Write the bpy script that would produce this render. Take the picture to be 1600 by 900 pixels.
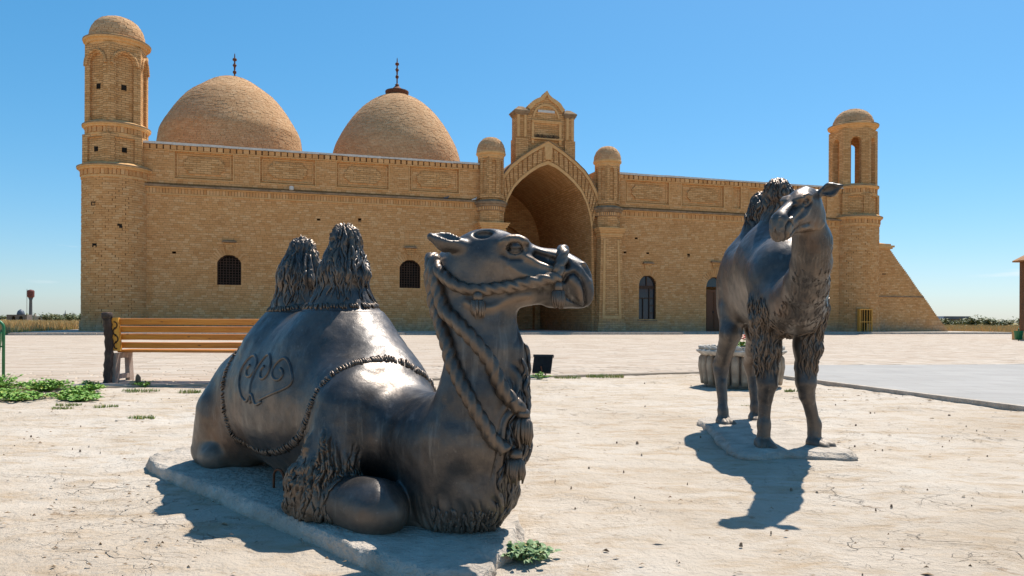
import bpy, math, random, time
import numpy as np
from mathutils import Matrix, Vector
from mathutils.bvhtree import BVHTree

for o in list(bpy.data.objects): bpy.data.objects.remove(o)
S = bpy.context.scene; COL = S.collection
RNG = random.Random(11); NR = np.random.default_rng(7)
R = math.radians

# ------------------------------------------------------------------ camera
cam = bpy.data.cameras.new('camera'); CAM = bpy.data.objects.new('camera', cam); COL.objects.link(CAM); S.camera = CAM
cam.sensor_width = 36; cam.lens = 27; cam.shift_y = 51 / 1600; cam.clip_start = .05; cam.clip_end = 9000
roll = .0047
CAM.matrix_world = Matrix(((1, -roll, 0, 0), (0, 0, -1, 0), (roll, 1, 0, .85), (0, 0, 0, 1)))
# ------------------------------------------------------------------ sky and sun
SUN_DIR = Vector((.33, .52, 1.0)).normalized()      # towards the sun: behind the building, to the right
W = bpy.data.worlds.new('World'); S.world = W; W.use_nodes = True
wt = W.node_tree; bg = wt.nodes['Background']
sky = wt.nodes.new('ShaderNodeTexSky'); sky.sky_type = 'NISHITA'; sky.sun_disc = False
sky.sun_elevation = math.asin(SUN_DIR.z); sky.sun_rotation = math.atan2(SUN_DIR.x, SUN_DIR.y)
sky.altitude = 0; sky.air_density = 1.0; sky.dust_density = .5; sky.ozone_density = 10
gam = wt.nodes.new('ShaderNodeGamma'); gam.inputs[1].default_value = .72           # flatter, deeper blue: a dry polarised sky
hsv = wt.nodes.new('ShaderNodeHueSaturation'); hsv.inputs['Saturation'].default_value = 1.34; hsv.inputs['Value'].default_value = 1.17; hsv.inputs['Hue'].default_value = .490
wt.links.new(sky.outputs[0], gam.inputs[0]); wt.links.new(gam.outputs[0], hsv.inputs['Color']); 
# thin fair-weather wisps low over the whole horizon
tc = wt.nodes.new('ShaderNodeTexCoord'); mp = wt.nodes.new('ShaderNodeMapping'); mp.inputs['Scale'].default_value = (5, 5, 42); wt.links.new(tc.outputs['Generated'], mp.inputs[0])
nz = wt.nodes.new('ShaderNodeTexNoise'); nz.inputs['Scale'].default_value = 1.3; nz.inputs['Detail'].default_value = 6; wt.links.new(mp.outputs[0], nz.inputs[0])
def wramp(src, stops):
    r = wt.nodes.new('ShaderNodeValToRGB'); e = r.color_ramp.elements
    while len(e) < len(stops): e.new(.5)
    for k, (p, c) in zip(e, stops): k.position = p; k.color = (c, c, c, 1)
    wt.links.new(src, r.inputs[0]); return r.outputs[0]
sx = wt.nodes.new('ShaderNodeSeparateXYZ'); wt.links.new(tc.outputs['Generated'], sx.inputs[0])
mm = wt.nodes.new('ShaderNodeMath'); mm.operation = 'MULTIPLY'; wt.links.new(wramp(nz.outputs[0], [(.60, 0), (.74, .5)]), mm.inputs[0]); wt.links.new(wramp(sx.outputs[2], [(.025, 0), (.05, 1), (.085, 1), (.13, 0)]), mm.inputs[1])
mx = wt.nodes.new('ShaderNodeMix'); mx.data_type = 'RGBA'; mx.inputs[7].default_value = (4.9, 5.1, 5.3, 1); wt.links.new(mm.outputs[0], mx.inputs[0]); wt.links.new(hsv.outputs[0], mx.inputs[6])
wt.links.new(mx.outputs[2], bg.inputs[0]); bg.inputs[1].default_value = .12
sl = bpy.data.lights.new('sun', 'SUN'); SUN = bpy.data.objects.new('sun', sl); COL.objects.link(SUN)
sl.energy = 4.1; sl.angle = R(.53); sl.color = (1, .955, .88)
SUN.rotation_euler = SUN_DIR.to_track_quat('Z', 'Y').to_euler(); SUN.location = (12, 20, 30)
# ------------------------------------------------------------------ exposure
S.view_settings.view_transform = 'Standard'; S.view_settings.look = 'None'; S.view_settings.gamma = 1
S.view_settings.use_curve_mapping = False; S.view_settings.exposure = .74
S.render.engine = 'CYCLES'; S.cycles.use_denoising = True
S.cycles.max_bounces = 8; S.cycles.diffuse_bounces = 4; S.cycles.glossy_bounces = 3

# ------------------------------------------------------------------ materials
def ramp(nt, stops, interp='LINEAR'):
    r = nt.nodes.new('ShaderNodeValToRGB'); r.color_ramp.interpolation = interp
    e = r.color_ramp.elements
    while len(e) < len(stops): e.new(.5)
    for k, (p, c) in zip(e, stops): k.position = p; k.color = (*c, 1) if len(c) == 3 else c
    return r

class Mat:
    def __init__(s, name, rough=.85, metal=0., spec=.3):
        s.m = bpy.data.materials.new(name); s.m.use_nodes = True; s.nt = s.m.node_tree
        s.b = s.nt.nodes['Principled BSDF']; s.i('Roughness', rough); s.i('Metallic', metal); s.i('Specular IOR Level', spec)
    def i(s, k, v):
        if hasattr(v, 'is_output') or isinstance(v, bpy.types.NodeSocket): s.nt.links.new(v, s.b.inputs[k])
        else: s.b.inputs[k].default_value = (*v, 1) if isinstance(v, tuple) and len(v) == 3 else v
    def node(s, t, ins=None, **kw):
        n = s.nt.nodes.new(t)
        for k, v in kw.items(): setattr(n, k, v)
        for k, v in (ins or {}).items():
            if isinstance(v, bpy.types.NodeSocket): s.nt.links.new(v, n.inputs[k])
            else: n.inputs[k].default_value = v
        return n
    def coord(s, kind='Object', scale=None):
        o = s.node('ShaderNodeTexCoord').outputs[kind]
        if scale is not None:
            o = s.node('ShaderNodeMapping', {'Vector': o, 'Scale': scale}).outputs[0]
        return o
    def noise(s, scale, detail=4, rough=.55, vec=None, dist=0.):
        return s.node('ShaderNodeTexNoise', {'Vector': vec if vec is not None else s.coord(), 'Scale': scale, 'Detail': detail, 'Roughness': rough, 'Distortion': dist}).outputs['Fac']
    def ramp(s, fac, stops, interp='LINEAR'):
        r = ramp(s.nt, stops, interp); s.nt.links.new(fac, r.inputs[0]); return r.outputs[0]
    def mix(s, fac, a, b, mode='MIX'):
        n = s.nt.nodes.new('ShaderNodeMix'); n.data_type = 'RGBA'; n.blend_type = mode
        for sock, v in ((n.inputs[0], fac), (n.inputs[6], a), (n.inputs[7], b)):
            if isinstance(v, bpy.types.NodeSocket): s.nt.links.new(v, sock)
            else: sock.default_value = (*v, 1) if isinstance(v, tuple) and len(v) == 3 else v
        return n.outputs[2]
    def math(s, op, a, b=0.):
        n = s.nt.nodes.new('ShaderNodeMath'); n.operation = op
        for k, v in ((0, a), (1, b)):
            if isinstance(v, bpy.types.NodeSocket): s.nt.links.new(v, n.inputs[k])
            else: n.inputs[k].default_value = v
        return n.outputs[0]
    def bump(s, h, strength=.5, dist=.01):
        n = s.node('ShaderNodeBump', {'Height': h, 'Strength': strength, 'Distance': dist}); s.i('Normal', n.outputs[0])

def simple(name, c1, c2, scale=6., rough=.8, metal=0., spec=.3, bump=.3, bd=.004, stretch=None):
    m = Mat(name, rough, metal, spec)
    v = m.coord('Object', stretch)
    f = m.noise(scale, 6, .6, v)
    m.i('Base Color', m.ramp(f, [(.3, c1), (.7, c2)]))
    if bump: m.bump(m.noise(scale * 4, 4, .6, v), bump, bd)
    return m.m

def weather(m, col):
    """patchy ageing of the masonry: broad tone drift, pale salts and dark soiling with noisy outlines near the foot"""
    v = m.coord('Object')
    col = m.mix(.55, col, m.ramp(m.noise(.35, 5, .6, v), [(.3, (.86, .82, .78)), (.55, (1, 1, 1)), (.75, (1.14, 1.10, 1.02))]), 'MULTIPLY')
    z = m.node('ShaderNodeSeparateXYZ', {0: v}).outputs[2]
    n = m.noise(1.1, 6, .65, v)
    foot = m.ramp(m.math('ADD', m.math('MULTIPLY', z, .45), n), [(.55, (1, 1, 1)), (1.15, (0, 0, 0))])
    col = m.mix(m.math('MULTIPLY', foot, .55), col, m.ramp(m.noise(5, 3, .5, v), [(.35, (.24, .175, .12)), (.65, (.46, .37, .28))]))
    st = m.ramp(m.noise(1.0, 5, .6, m.coord('Object', (2.2, 2.2, .25))), [(.58, (0, 0, 0)), (.75, (1, 1, 1))])
    return m.mix(m.math('MULTIPLY', st, .22), col, (.30, .19, .10))

BRICKS = [(.0, (.61, .318, .126)), (.16, (.635, .338, .140)), (.34, (.585, .295, .112)), (.5, (.655, .362, .156)), (.64, (.62, .325, .130)), (.8, (.68, .395, .180)), (.93, (.545, .268, .100))]
def brick_mat(name='brick', grey=0.):
    m = Mat(name, .92, 0, .15)
    r = m.node('ShaderNodeNewGeometry').outputs['Random Per Island']
    c = m.ramp(r, BRICKS, 'CONSTANT')
    c = m.mix(.5, c, m.ramp(m.noise(18, 4, .6), [(.3, (.85, .83, .82)), (.7, (1.12, 1.10, 1.08))]), 'MULTIPLY')
    if grey: c = m.mix(grey, c, m.ramp(m.noise(2.2, 6, .7), [(.35, (.30, .225, .155)), (.65, (.52, .41, .29))]))
    m.i('Base Color', weather(m, c)); m.bump(m.noise(40, 4, .6), .5, .006); return m.m
def masonry_mat(name='brick_masonry', k=1.0):
    m = Mat(name, .92, 0, .15)
    uv = m.coord('UV'); uv = m.node('ShaderNodeVectorMath', {0: uv, 1: m.node('ShaderNodeVectorMath', {0: m.node('ShaderNodeTexNoise', {'Vector': m.coord(), 'Scale': 3.}).outputs['Color'], 'Scale': .03}, operation='SCALE').outputs[0]}, operation='ADD').outputs[0]
    bt = m.node('ShaderNodeTexBrick', {'Vector': uv, 'Scale': 1., 'Mortar Size': .011, 'Brick Width': .40, 'Row Height': .125, 'Mortar Smooth': .3, 'Bias': 0., 'Color1': (.52 * k, .260 * k, .095 * k, 1), 'Color2': (.70 * k, .40 * k, .175 * k, 1), 'Mortar': (.29 * k, .155 * k, .066 * k, 1)})
    c = m.mix(.5, bt.outputs[0], m.ramp(m.noise(7, 4, .6), [(.3, (.84, .82, .80)), (.7, (1.12, 1.10, 1.08))]), 'MULTIPLY')
    m.i('Base Color', weather(m, c))
    h = m.math('ADD', m.math('MULTIPLY', bt.outputs['Fac'], -1.), m.math('MULTIPLY', m.noise(30, 4), .5))
    m.bump(h, .8, .02); return m.m
MB_BRICK = brick_mat(); MB_OLD = brick_mat('weathered_dome_brick', .35); MB_MAS = masonry_mat()
m = Mat('mortar', .95, 0, .1); m.i('Base Color', weather(m, m.ramp(m.noise(9, 4), [(.3, (.19, .10, .042)), (.7, (.29, .16, .07))]))); m.bump(m.noise(30, 3), .5, .01); M_MORTAR = m.m
M_TRIM = simple('moulded_brick', (.58, .315, .12), (.70, .41, .18), 5, .9, 0, .15, .5, .01)
M_LEDGE = simple('weathered_ledge', (.19, .125, .075), (.38, .25, .145), 3, .95, 0, .1, .5, .01)
M_COPING = simple('pale_coping', (.50, .46, .40), (.68, .63, .56), 4, .8, 0, .2, .3)
M_DARKWOOD = simple('dark_wood', (.035, .016, .008), (.07, .032, .015), 9, .6, 0, .3, .3, .003, (1, 1, .15))
M_REDWOOD = simple('brown_door_wood', (.10, .035, .012), (.16, .06, .022), 6, .55, 0, .35, .3, .003, (6, 6, .5))
M_OCHREWOOD = simple('ochre_wood', (.62, .27, .04), (.74, .36, .07), 6, .6, 0, .3, .2, .002, (4, 4, .5))
m = Mat('dark_glass', .12, 0, .5); m.i('Base Color', (.03, .045, .06)); M_GLASS = m.m
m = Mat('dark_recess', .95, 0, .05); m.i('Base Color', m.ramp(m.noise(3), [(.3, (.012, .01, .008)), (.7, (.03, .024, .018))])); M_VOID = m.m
M_RUST = simple('rusty_iron', (.10, .035, .018), (.19, .075, .035), 12, .8, .3, .3, .4)
M_CONC = simple('rough_concrete', (.36, .30, .24), (.57, .49, .405), 7, .95, 0, .15, 1.0, .03)
M_BLACK = simple('black_metal', (.012, .012, .013), (.03, .03, .032), 15, .5, .2, .4, .2)
M_GREEN = simple('green_paint', (.01, .12, .04), (.02, .19, .065), 8, .45, 0, .5, .15)

def bronze(name='patinated_bronze', worn=0.):
    m = Mat(name, .4, .7, .5)
    v = m.coord()
    n1 = m.noise(2.6, 6, .65, v); n2 = m.noise(11, 6, .7, v); n3 = m.noise(1.7, 4, .6, m.coord('Object', (1, 1, .45)), .6)
    c = m.ramp(n1, [(.34, (.050, .047, .046)), (.5, (.098, .086, .078)), (.66, (.165, .130, .104))])
    c = m.mix(m.ramp(n3, [(.54, (0, 0, 0)), (.68, (.75, .75, .75))]), c, (.125, .066, .036))
    c = m.mix(m.math('MULTIPLY', m.ramp(n2, [(.5, (0, 0, 0)), (.75, (1, 1, 1))]), .55), c, (.026, .024, .025))
    rl = m.node('ShaderNodeAttribute', attribute_name='relief').outputs['Fac']     # hollows: dark patina plus painted shade; ridges: rubbed bare plus painted highlight
    c = m.mix(m.math('MULTIPLY', m.math('MAXIMUM', m.math('MULTIPLY', rl, -1.), 0.), .8), c, (.018, .016, .016))
    c = m.mix(m.math('ADD', m.math('MULTIPLY', m.math('MAXIMUM', rl, 0.), .55), worn), c, (.23, .155, .10))
    drip = m.ramp(m.noise(7, 5, .7, m.coord('Object', (3.2, 3.2, .35)), .3), [(.56, (0, 0, 0)), (.72, (1, 1, 1))])
    c = m.mix(m.math('MULTIPLY', drip, .6), c, (.21, .19, .17))
    scr = m.ramp(m.noise(26, 6, .75, m.coord('Object', (1, 1, 2.6)), 1.5), [(.60, (0, 0, 0)), (.70, (1, 1, 1))])
    c = m.mix(m.math('MULTIPLY', scr, .4), c, (.24, .18, .13))
    spots = m.ramp(m.noise(38, 3, .6, v), [(.66, (0, 0, 0)), (.74, (1, 1, 1))])
    c = m.mix(m.math('MULTIPLY', spots, .22), c, (.36, .33, .29))
    z = m.node('ShaderNodeSeparateXYZ', {0: v}).outputs[2]       # dust kicked up round the foot of the casting
    dust = m.math('MULTIPLY', m.ramp(m.math('ADD', z, m.math('MULTIPLY', m.noise(9, 5, .7, v), .28)), [(.14, (1, 1, 1)), (.36, (0, 0, 0))]), .8)
    c = m.mix(m.math('MULTIPLY', dust, .6), c, (.26, .20, .14))
    m.i('Base Color', c); m.i('Metallic', m.math('SUBTRACT', .7, m.math('MULTIPLY', dust, .6)))
    m.i('Roughness', m.math('ADD', .27, m.math('MULTIPLY', m.math('ADD', n2, dust), .30)))
    m.bump(m.math('ADD', m.noise(70, 6, .7, v), m.math('MULTIPLY', n2, 1.2)), .35, .004)
    return m.m
M_BRONZE = bronze(); M_ROPE = bronze('rubbed_bronze', .38)

# ------------------------------------------------------------------ mesh helpers
def tag(o, label=None, cat=None, group=None, kind=None):
    if label: o['label'] = label
    if cat: o['category'] = cat
    if group: o['group'] = group
    if kind: o['kind'] = kind
    return o
def empty(name, loc=(0, 0, 0), rz=0., label=None, cat=None, group=None, parent=None):
    o = bpy.data.objects.new(name, None); COL.objects.link(o); o.location = loc; o.rotation_euler = (0, 0, rz); o.empty_display_size = .2
    if parent: o.parent = parent
    return tag(o, label, cat, group)
def link(name, me, mat, parent=None, smooth=False):
    if mat: me.materials.append(mat)
    if smooth: me.shade_smooth()
    o = bpy.data.objects.new(name, me); COL.objects.link(o)
    if parent: o.parent = parent
    return o

class MB:
    def __init__(s): s.v = []; s.f = []; s.uv = {}
    def pts(s, P): a = len(s.v); s.v += [tuple(p) for p in P]; return list(range(a, a + len(P)))
    def face(s, P): s.f.append(s.pts(P)); return s
    def box(s, x0, x1, y0, y1, z0, z1):
        i = s.pts([(x0, y0, z0), (x1, y0, z0), (x1, y1, z0), (x0, y1, z0), (x0, y0, z1), (x1, y0, z1), (x1, y1, z1), (x0, y1, z1)])
        for q in ((0, 3, 2, 1), (4, 5, 6, 7), (0, 1, 5, 4), (1, 2, 6, 5), (2, 3, 7, 6), (3, 0, 4, 7)): s.f.append([i[k] for k in q])
        return s
    def hexa(s, lo, hi):           # lo, hi: four points each, counter-clockwise from above
        i = s.pts(list(lo) + list(hi))
        for q in ((0, 3, 2, 1), (4, 5, 6, 7), (0, 1, 5, 4), (1, 2, 6, 5), (2, 3, 7, 6), (3, 0, 4, 7)): s.f.append([i[k] for k in q])
        return s
    def bar(s, a, b, w, t, up=(0, 0, 1)):     # straight rectangular bar from a to b
        a = Vector(a); b = Vector(b); d = (b - a).normalized(); u = Vector(up); x = d.cross(u)
        if x.length < 1e-4: x = d.cross(Vector((0, 1, 0)))
        x.normalize(); u = x.cross(d).normalized(); x *= w / 2; u *= t / 2
        return s.hexa([a - x - u, a + x - u, b + x - u, b - x - u], [a - x + u, a + x + u, b + x + u, b - x + u])
    def prism(s, P, y0, y1):       # outline in (x, z), extruded along y; outline clockwise or not both fine
        n = len(P); a = s.pts([(x, y0, z) for x, z in P]); b = s.pts([(x, y1, z) for x, z in P])
        s.f.append(a); s.f.append(b[::-1])
        for k in range(n): s.f.append([a[k], b[k], b[(k + 1) % n], a[(k + 1) % n]])
        return s
    def slab(s, P, z0, z1):        # outline in (x, y), extruded upwards
        n = len(P); a = s.pts([(x, y, z0) for x, y in P]); b = s.pts([(x, y, z1) for x, y in P])
        s.f.append(a[::-1]); s.f.append(b)
        for k in range(n): s.f.append([a[k], a[(k + 1) % n], b[(k + 1) % n], b[k]])
        return s
    def strip(s, A, B, y):         # flat ring between two polylines in (x, z) at depth y
        i = s.pts([(x, y, z) for x, z in A]); j = s.pts([(x, y, z) for x, z in B])
        for k in range(len(A) - 1): s.f.append([i[k], i[k + 1], j[k + 1], j[k]])
        return s
    def sheet(s, A, y0, y1):       # polyline in (x, z) swept along y
        i = s.pts([(x, y0, z) for x, z in A]); j = s.pts([(x, y1, z) for x, z in A])
        for k in range(len(A) - 1): s.f.append([i[k], i[k + 1], j[k + 1], j[k]])
        return s
    def lathe(s, cx, cy, prof, n=32, rot=0., cap=True, wob=None):
        rows = []; vv = 0.; pv = None
        R0 = max(r for r, z in prof)
        for r, z in prof:
            rows.append(s.pts([(cx + r * (wob(2 * math.pi * k / n) if wob else 1) * math.cos(rot + 2 * math.pi * k / n), cy + r * (wob(2 * math.pi * k / n) if wob else 1) * math.sin(rot + 2 * math.pi * k / n), z) for k in range(n)]))
        vs = [0.]
        for (r, z), (q, w) in zip(prof[:-1], prof[1:]): vs.append(vs[-1] + math.hypot(r - q, z - w))
        for a in range(len(rows) - 1):
            for k in range(n):
                s.uv[len(s.f)] = [(R0 * 2 * math.pi * kk / n, vs[aa] + prof[0][1]) for kk, aa in ((k, a), (k + 1, a), (k + 1, a + 1), (k, a + 1))]
                s.f.append([rows[a][k], rows[a][(k + 1) % n], rows[a + 1][(k + 1) % n], rows[a + 1][k]])
        if cap: s.f.append(rows[-1]); s.f.append(rows[0][::-1])
        return s
    def tube(s, P, r, n=8, cap=True):
        P = [Vector(p) for p in P]; rows = []; pu = None
        for k, p in enumerate(P):
            t = (P[min(k + 1, len(P) - 1)] - P[max(k - 1, 0)]).normalized()
            if pu is None: pu = t.orthogonal().normalized()
            pu = (pu - t * pu.dot(t)).normalized(); w = t.cross(pu); q = r[k] if hasattr(r, '__len__') else r
            rows.append(s.pts([p + q * (math.cos(2 * math.pi * a / n) * pu + math.sin(2 * math.pi * a / n) * w) for a in range(n)]))
        for a in range(len(rows) - 1):
            for k in range(n): s.f.append([rows[a][k], rows[a][(k + 1) % n], rows[a + 1][(k + 1) % n], rows[a + 1][k]])
        if cap: s.f.append(rows[0][::-1]); s.f.append(rows[-1])
        return s
    def mesh(s, name):
        me = bpy.data.meshes.new(name); me.from_pydata(s.v, [], s.f); me.update()
        V = np.array(s.v); N = np.empty(len(me.polygons) * 3); me.polygons.foreach_get('normal', N); N = N.reshape(-1, 3)
        out = []
        for k, f in enumerate(s.f):
            if k in s.uv: out += s.uv[k]; continue
            n = N[k]
            if abs(n[2]) > .75: out += [(V[i][0], V[i][1]) for i in f]
            else:
                h = math.hypot(n[0], n[1]) or 1; t = (-n[1] / h, n[0] / h)
                out += [(V[i][0] * t[0] + V[i][1] * t[1], V[i][2]) for i in f]
        me.uv_layers.new(name='UVMap').data.foreach_set('uv', np.array(out, np.float32).ravel())
        return me
    def build(s, name, mat, parent=None, smooth=False): return link(name, s.mesh(name), mat, parent, smooth)

def arrays_mesh(name, V, Q):
    V = np.asarray(V, np.float32); Q = np.asarray(Q, np.int32)
    me = bpy.data.meshes.new(name); me.vertices.add(len(V)); me.vertices.foreach_set('co', V.ravel())
    k = Q.shape[1]; me.loops.add(Q.size); me.loops.foreach_set('vertex_index', Q.ravel())
    me.polygons.add(len(Q)); me.polygons.foreach_set('loop_start', np.arange(0, Q.size, k, dtype=np.int32))
    me.update(calc_edges=True); me.validate(); return me

def boxes_mesh(name, C, U, D, Hh):
    """many small blocks at once: centres, half length, half depth (towards the open face), half height vectors"""
    C, U, D, Hh = (np.asarray(a, float) for a in (C, U, D, Hh))
    sg = np.array([(a, b, c) for c in (-1, 1) for b in (-1, 1) for a in (-1, 1)], float)
    V = C[:, None] + sg[None, :, 0:1] * U[:, None] + sg[None, :, 1:2] * D[:, None] + sg[None, :, 2:3] * Hh[:, None]
    F = np.array([(2, 6, 7, 3), (0, 2, 3, 1), (4, 5, 7, 6), (0, 4, 6, 2), (1, 3, 7, 5)])
    # make sure faces point outwards whatever the handedness of the three axes
    det = np.einsum('ij,ij->i', np.cross(U, D), Hh)
    Q = (np.arange(len(C))[:, None, None] * 8 + F[None])
    Q = np.where((det > 0)[:, None, None], Q, Q[:, :, ::-1])
    me = arrays_mesh(name, V.reshape(-1, 3), Q.reshape(-1, 4)); me.shade_flat(); return me
def catmull(P, n):
    P = [np.array(p, float) for p in P]; P = [2 * P[0] - P[1]] + P + [2 * P[-1] - P[-2]]; out = []
    for i in range(1, len(P) - 2):
        for t in np.linspace(0, 1, n, endpoint=False):
            a, b, c, d = P[i - 1:i + 3]
            out.append(.5 * (2 * b + (c - a) * t + (2 * a - 5 * b + 4 * c - d) * t * t + (3 * b - a - 3 * c + d) * t ** 3))
    out.append(P[-2]); return out
# ---------------------------------------------------------------- volume sculpting (signed distance grid -> surface mesh)
def hash3(i, j, k, seed):
    n = (i * 374761393 + j * 668265263 + k * 2147483647 + seed * 974634777) & 0xffffffff
    n = ((n ^ (n >> 13)) * 1274126177) & 0xffffffff
    n = n ^ (n >> 16)
    return (n & 0xffff).astype(np.float64) / 32767.5 - 1.0

def vnoise(P, seed=0):
    P = np.asarray(P, np.float64)
    I = np.floor(P).astype(np.int64); F = P - I
    F = F * F * (3 - 2 * F)
    r = 0
    for a in (0, 1):
        for b in (0, 1):
            for c in (0, 1):
                w = (F[:, 0] if a else 1 - F[:, 0]) * (F[:, 1] if b else 1 - F[:, 1]) * (F[:, 2] if c else 1 - F[:, 2])
                r = r + w * hash3(I[:, 0] + a, I[:, 1] + b, I[:, 2] + c, seed)
    return r

class Vol:
    def __init__(s, lo, hi, h):
        s.lo = np.array(lo, float); s.h = h
        s.n = np.ceil((np.array(hi) - s.lo) / h).astype(int) + 1
        s.F = np.full(s.n, 1.0, np.float32)
    def reg(s, lo, hi):
        a = np.clip(np.floor((np.array(lo) - s.lo) / s.h).astype(int), 0, s.n)
        b = np.clip(np.ceil((np.array(hi) - s.lo) / s.h).astype(int) + 1, 0, s.n)
        ax = [(s.lo[i] + s.h * np.arange(a[i], b[i])).astype(np.float32) for i in range(3)]
        return (slice(a[0], b[0]), slice(a[1], b[1]), slice(a[2], b[2])), np.meshgrid(*ax, indexing='ij', sparse=True)
    def put(s, fn, lo, hi, k, sub=False):
        m = k + 3 * s.h
        sl, (X, Y, Z) = s.reg(np.array(lo) - m, np.array(hi) + m)
        if min(s.F[sl].shape) == 0: return
        d = fn(X, Y, Z); A = s.F[sl]
        if sub:
            d = -d
            t = np.maximum(k - np.abs(A - d), 0) / k if k > 0 else 0
            s.F[sl] = np.maximum(A, d) + t * t * k * .25
        else:
            t = np.maximum(k - np.abs(A - d), 0) / k if k > 0 else 0
            s.F[sl] = np.minimum(A, d) - t * t * k * .25
    def cone(s, a, b, ra, rb, k=.05, sub=False):
        a = np.array(a, float); b = np.array(b, float); ab = b - a; L = max(ab @ ab, 1e-9)
        def fn(X, Y, Z):
            px, py, pz = X - a[0], Y - a[1], Z - a[2]
            t = np.clip((px * ab[0] + py * ab[1] + pz * ab[2]) / L, 0, 1)
            return np.sqrt((px - t * ab[0]) ** 2 + (py - t * ab[1]) ** 2 + (pz - t * ab[2]) ** 2) - (ra + (rb - ra) * t)
        R = max(ra, rb)
        s.put(fn, np.minimum(a, b) - R, np.maximum(a, b) + R, k, sub)
    def chain(s, pts, k=.05, kj=None):
        for p, q in zip(pts[:-1], pts[1:]):
            s.cone(p[:3], q[:3], p[3], q[3], k)
    def ell(s, c, r, R=None, k=.05, sub=False):
        c = np.array(c, float); r = np.array(r, float); R = np.eye(3) if R is None else np.array(R)   # columns = axes
        def fn(X, Y, Z):
            px, py, pz = X - c[0], Y - c[1], Z - c[2]
            q = [px * R[0, i] + py * R[1, i] + pz * R[2, i] for i in range(3)]
            k0 = np.sqrt((q[0] / r[0]) ** 2 + (q[1] / r[1]) ** 2 + (q[2] / r[2]) ** 2)
            k1 = np.sqrt((q[0] / r[0] ** 2) ** 2 + (q[1] / r[1] ** 2) ** 2 + (q[2] / r[2] ** 2) ** 2)
            return k0 * (k0 - 1) / np.maximum(k1, 1e-6)
        e = np.abs(R) @ r
        s.put(fn, c - e, c + e, k, sub)
    def below(s, z):      # cut away everything under height z
        zz = s.lo[2] + s.h * np.arange(s.n[2])
        s.F = np.maximum(s.F, (z - zz)[None, None, :].astype(np.float32))
    def mesh(s):
        F = s.F; lo = s.lo; h = s.h
        I = F < 0
        c = np.zeros(np.array(F.shape) - 1, np.int8)
        for a in (0, 1):
            for b in (0, 1):
                for d in (0, 1):
                    c += I[a:I.shape[0] - 1 + a, b:I.shape[1] - 1 + b, d:I.shape[2] - 1 + d]
        idx = np.argwhere((c > 0) & (c < 8))
        vid = np.full(c.shape, -1, np.int64); vid[tuple(idx.T)] = np.arange(len(idx))
        acc = np.zeros((len(idx), 3)); cnt = np.zeros(len(idx))
        cor = [np.array(q) for q in np.ndindex(2, 2, 2)]
        for p in cor:
            for ax in range(3):
                if p[ax]: continue
                q = p.copy(); q[ax] = 1
                fp = F[tuple((idx + p).T)].astype(float); fq = F[tuple((idx + q).T)].astype(float)
                m = (fp < 0) != (fq < 0)
                t = np.where(m, fp / np.where(m, fp - fq, 1), 0)
                acc += m[:, None] * (p + t[:, None] * (q - p)); cnt += m
        V = lo + h * (idx + acc / cnt[:, None])
        Q = []
        for ax in range(3):
            u, w = (ax + 1) % 3, (ax + 2) % 3
            s0 = [slice(None)] * 3; s1 = [slice(None)] * 3; s0[ax] = slice(0, -1); s1[ax] = slice(1, None)
            e = np.argwhere(I[tuple(s0)] != I[tuple(s1)])
            e = e[(e[:, u] > 0) & (e[:, w] > 0) & (e[:, u] < F.shape[u] - 1) & (e[:, w] < F.shape[w] - 1)]
            ins = I[tuple(e.T)]
            def cell(du, dw):
                g = e.copy(); g[:, u] -= du; g[:, w] -= dw
                return vid[tuple(g.T)]
            q = np.stack([cell(1, 1), cell(0, 1), cell(0, 0), cell(1, 0)], 1)
            q[~ins] = q[~ins][:, ::-1]
            Q.append(q)
        Q = np.concatenate(Q); Q = Q[(Q >= 0).all(1)]
        return V, Q

def vnormals(V, Q):
    n = np.cross(V[Q[:, 2]] - V[Q[:, 0]], V[Q[:, 3]] - V[Q[:, 1]])
    N = np.zeros_like(V)
    for i in range(4): np.add.at(N, Q[:, i], n)
    return N / np.maximum(np.linalg.norm(N, axis=1), 1e-12)[:, None]

def relax(V, Q, it=2, f=.5):
    for _ in range(it):
        S = np.zeros_like(V); C = np.zeros(len(V))
        for i in range(4):
            np.add.at(S, Q[:, i], V[Q[:, (i + 1) % 4]] + V[Q[:, (i + 3) % 4]]); np.add.at(C, Q[:, i], 2)
        V = V + f * (S / C[:, None] - V)
    return V

def sstep(a, b, x):
    t = np.clip((x - a) / (b - a), 0, 1); return t * t * (3 - 2 * t)

def lock_relief(P, u, v, seed, wu, wv):
    """wavy hair locks: ridges running along v, warped sideways"""
    W = vnoise(np.stack([u / (wu * 3), v / (wv * .8), P[:, 0] * 2], 1), seed)
    W2 = vnoise(np.stack([u / wu, v / wv, P[:, 1] * 3], 1), seed + 1)
    a = np.abs(np.sin(np.pi * (u / wu + 1.1 * W + .55 * W2)))
    b = np.abs(np.sin(np.pi * (u / (wu * .45) + 1.6 * W2 + W)))
    brk = vnoise(np.stack([u / (wu * 1.3), v / (wv * .55), P[:, 2] * 2], 1), seed + 2)
    return a ** .6 * (.72 + .45 * brk) + .25 * b - .6

PX = .00246   # the head was laid out on a side view with this many metres per unit

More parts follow.
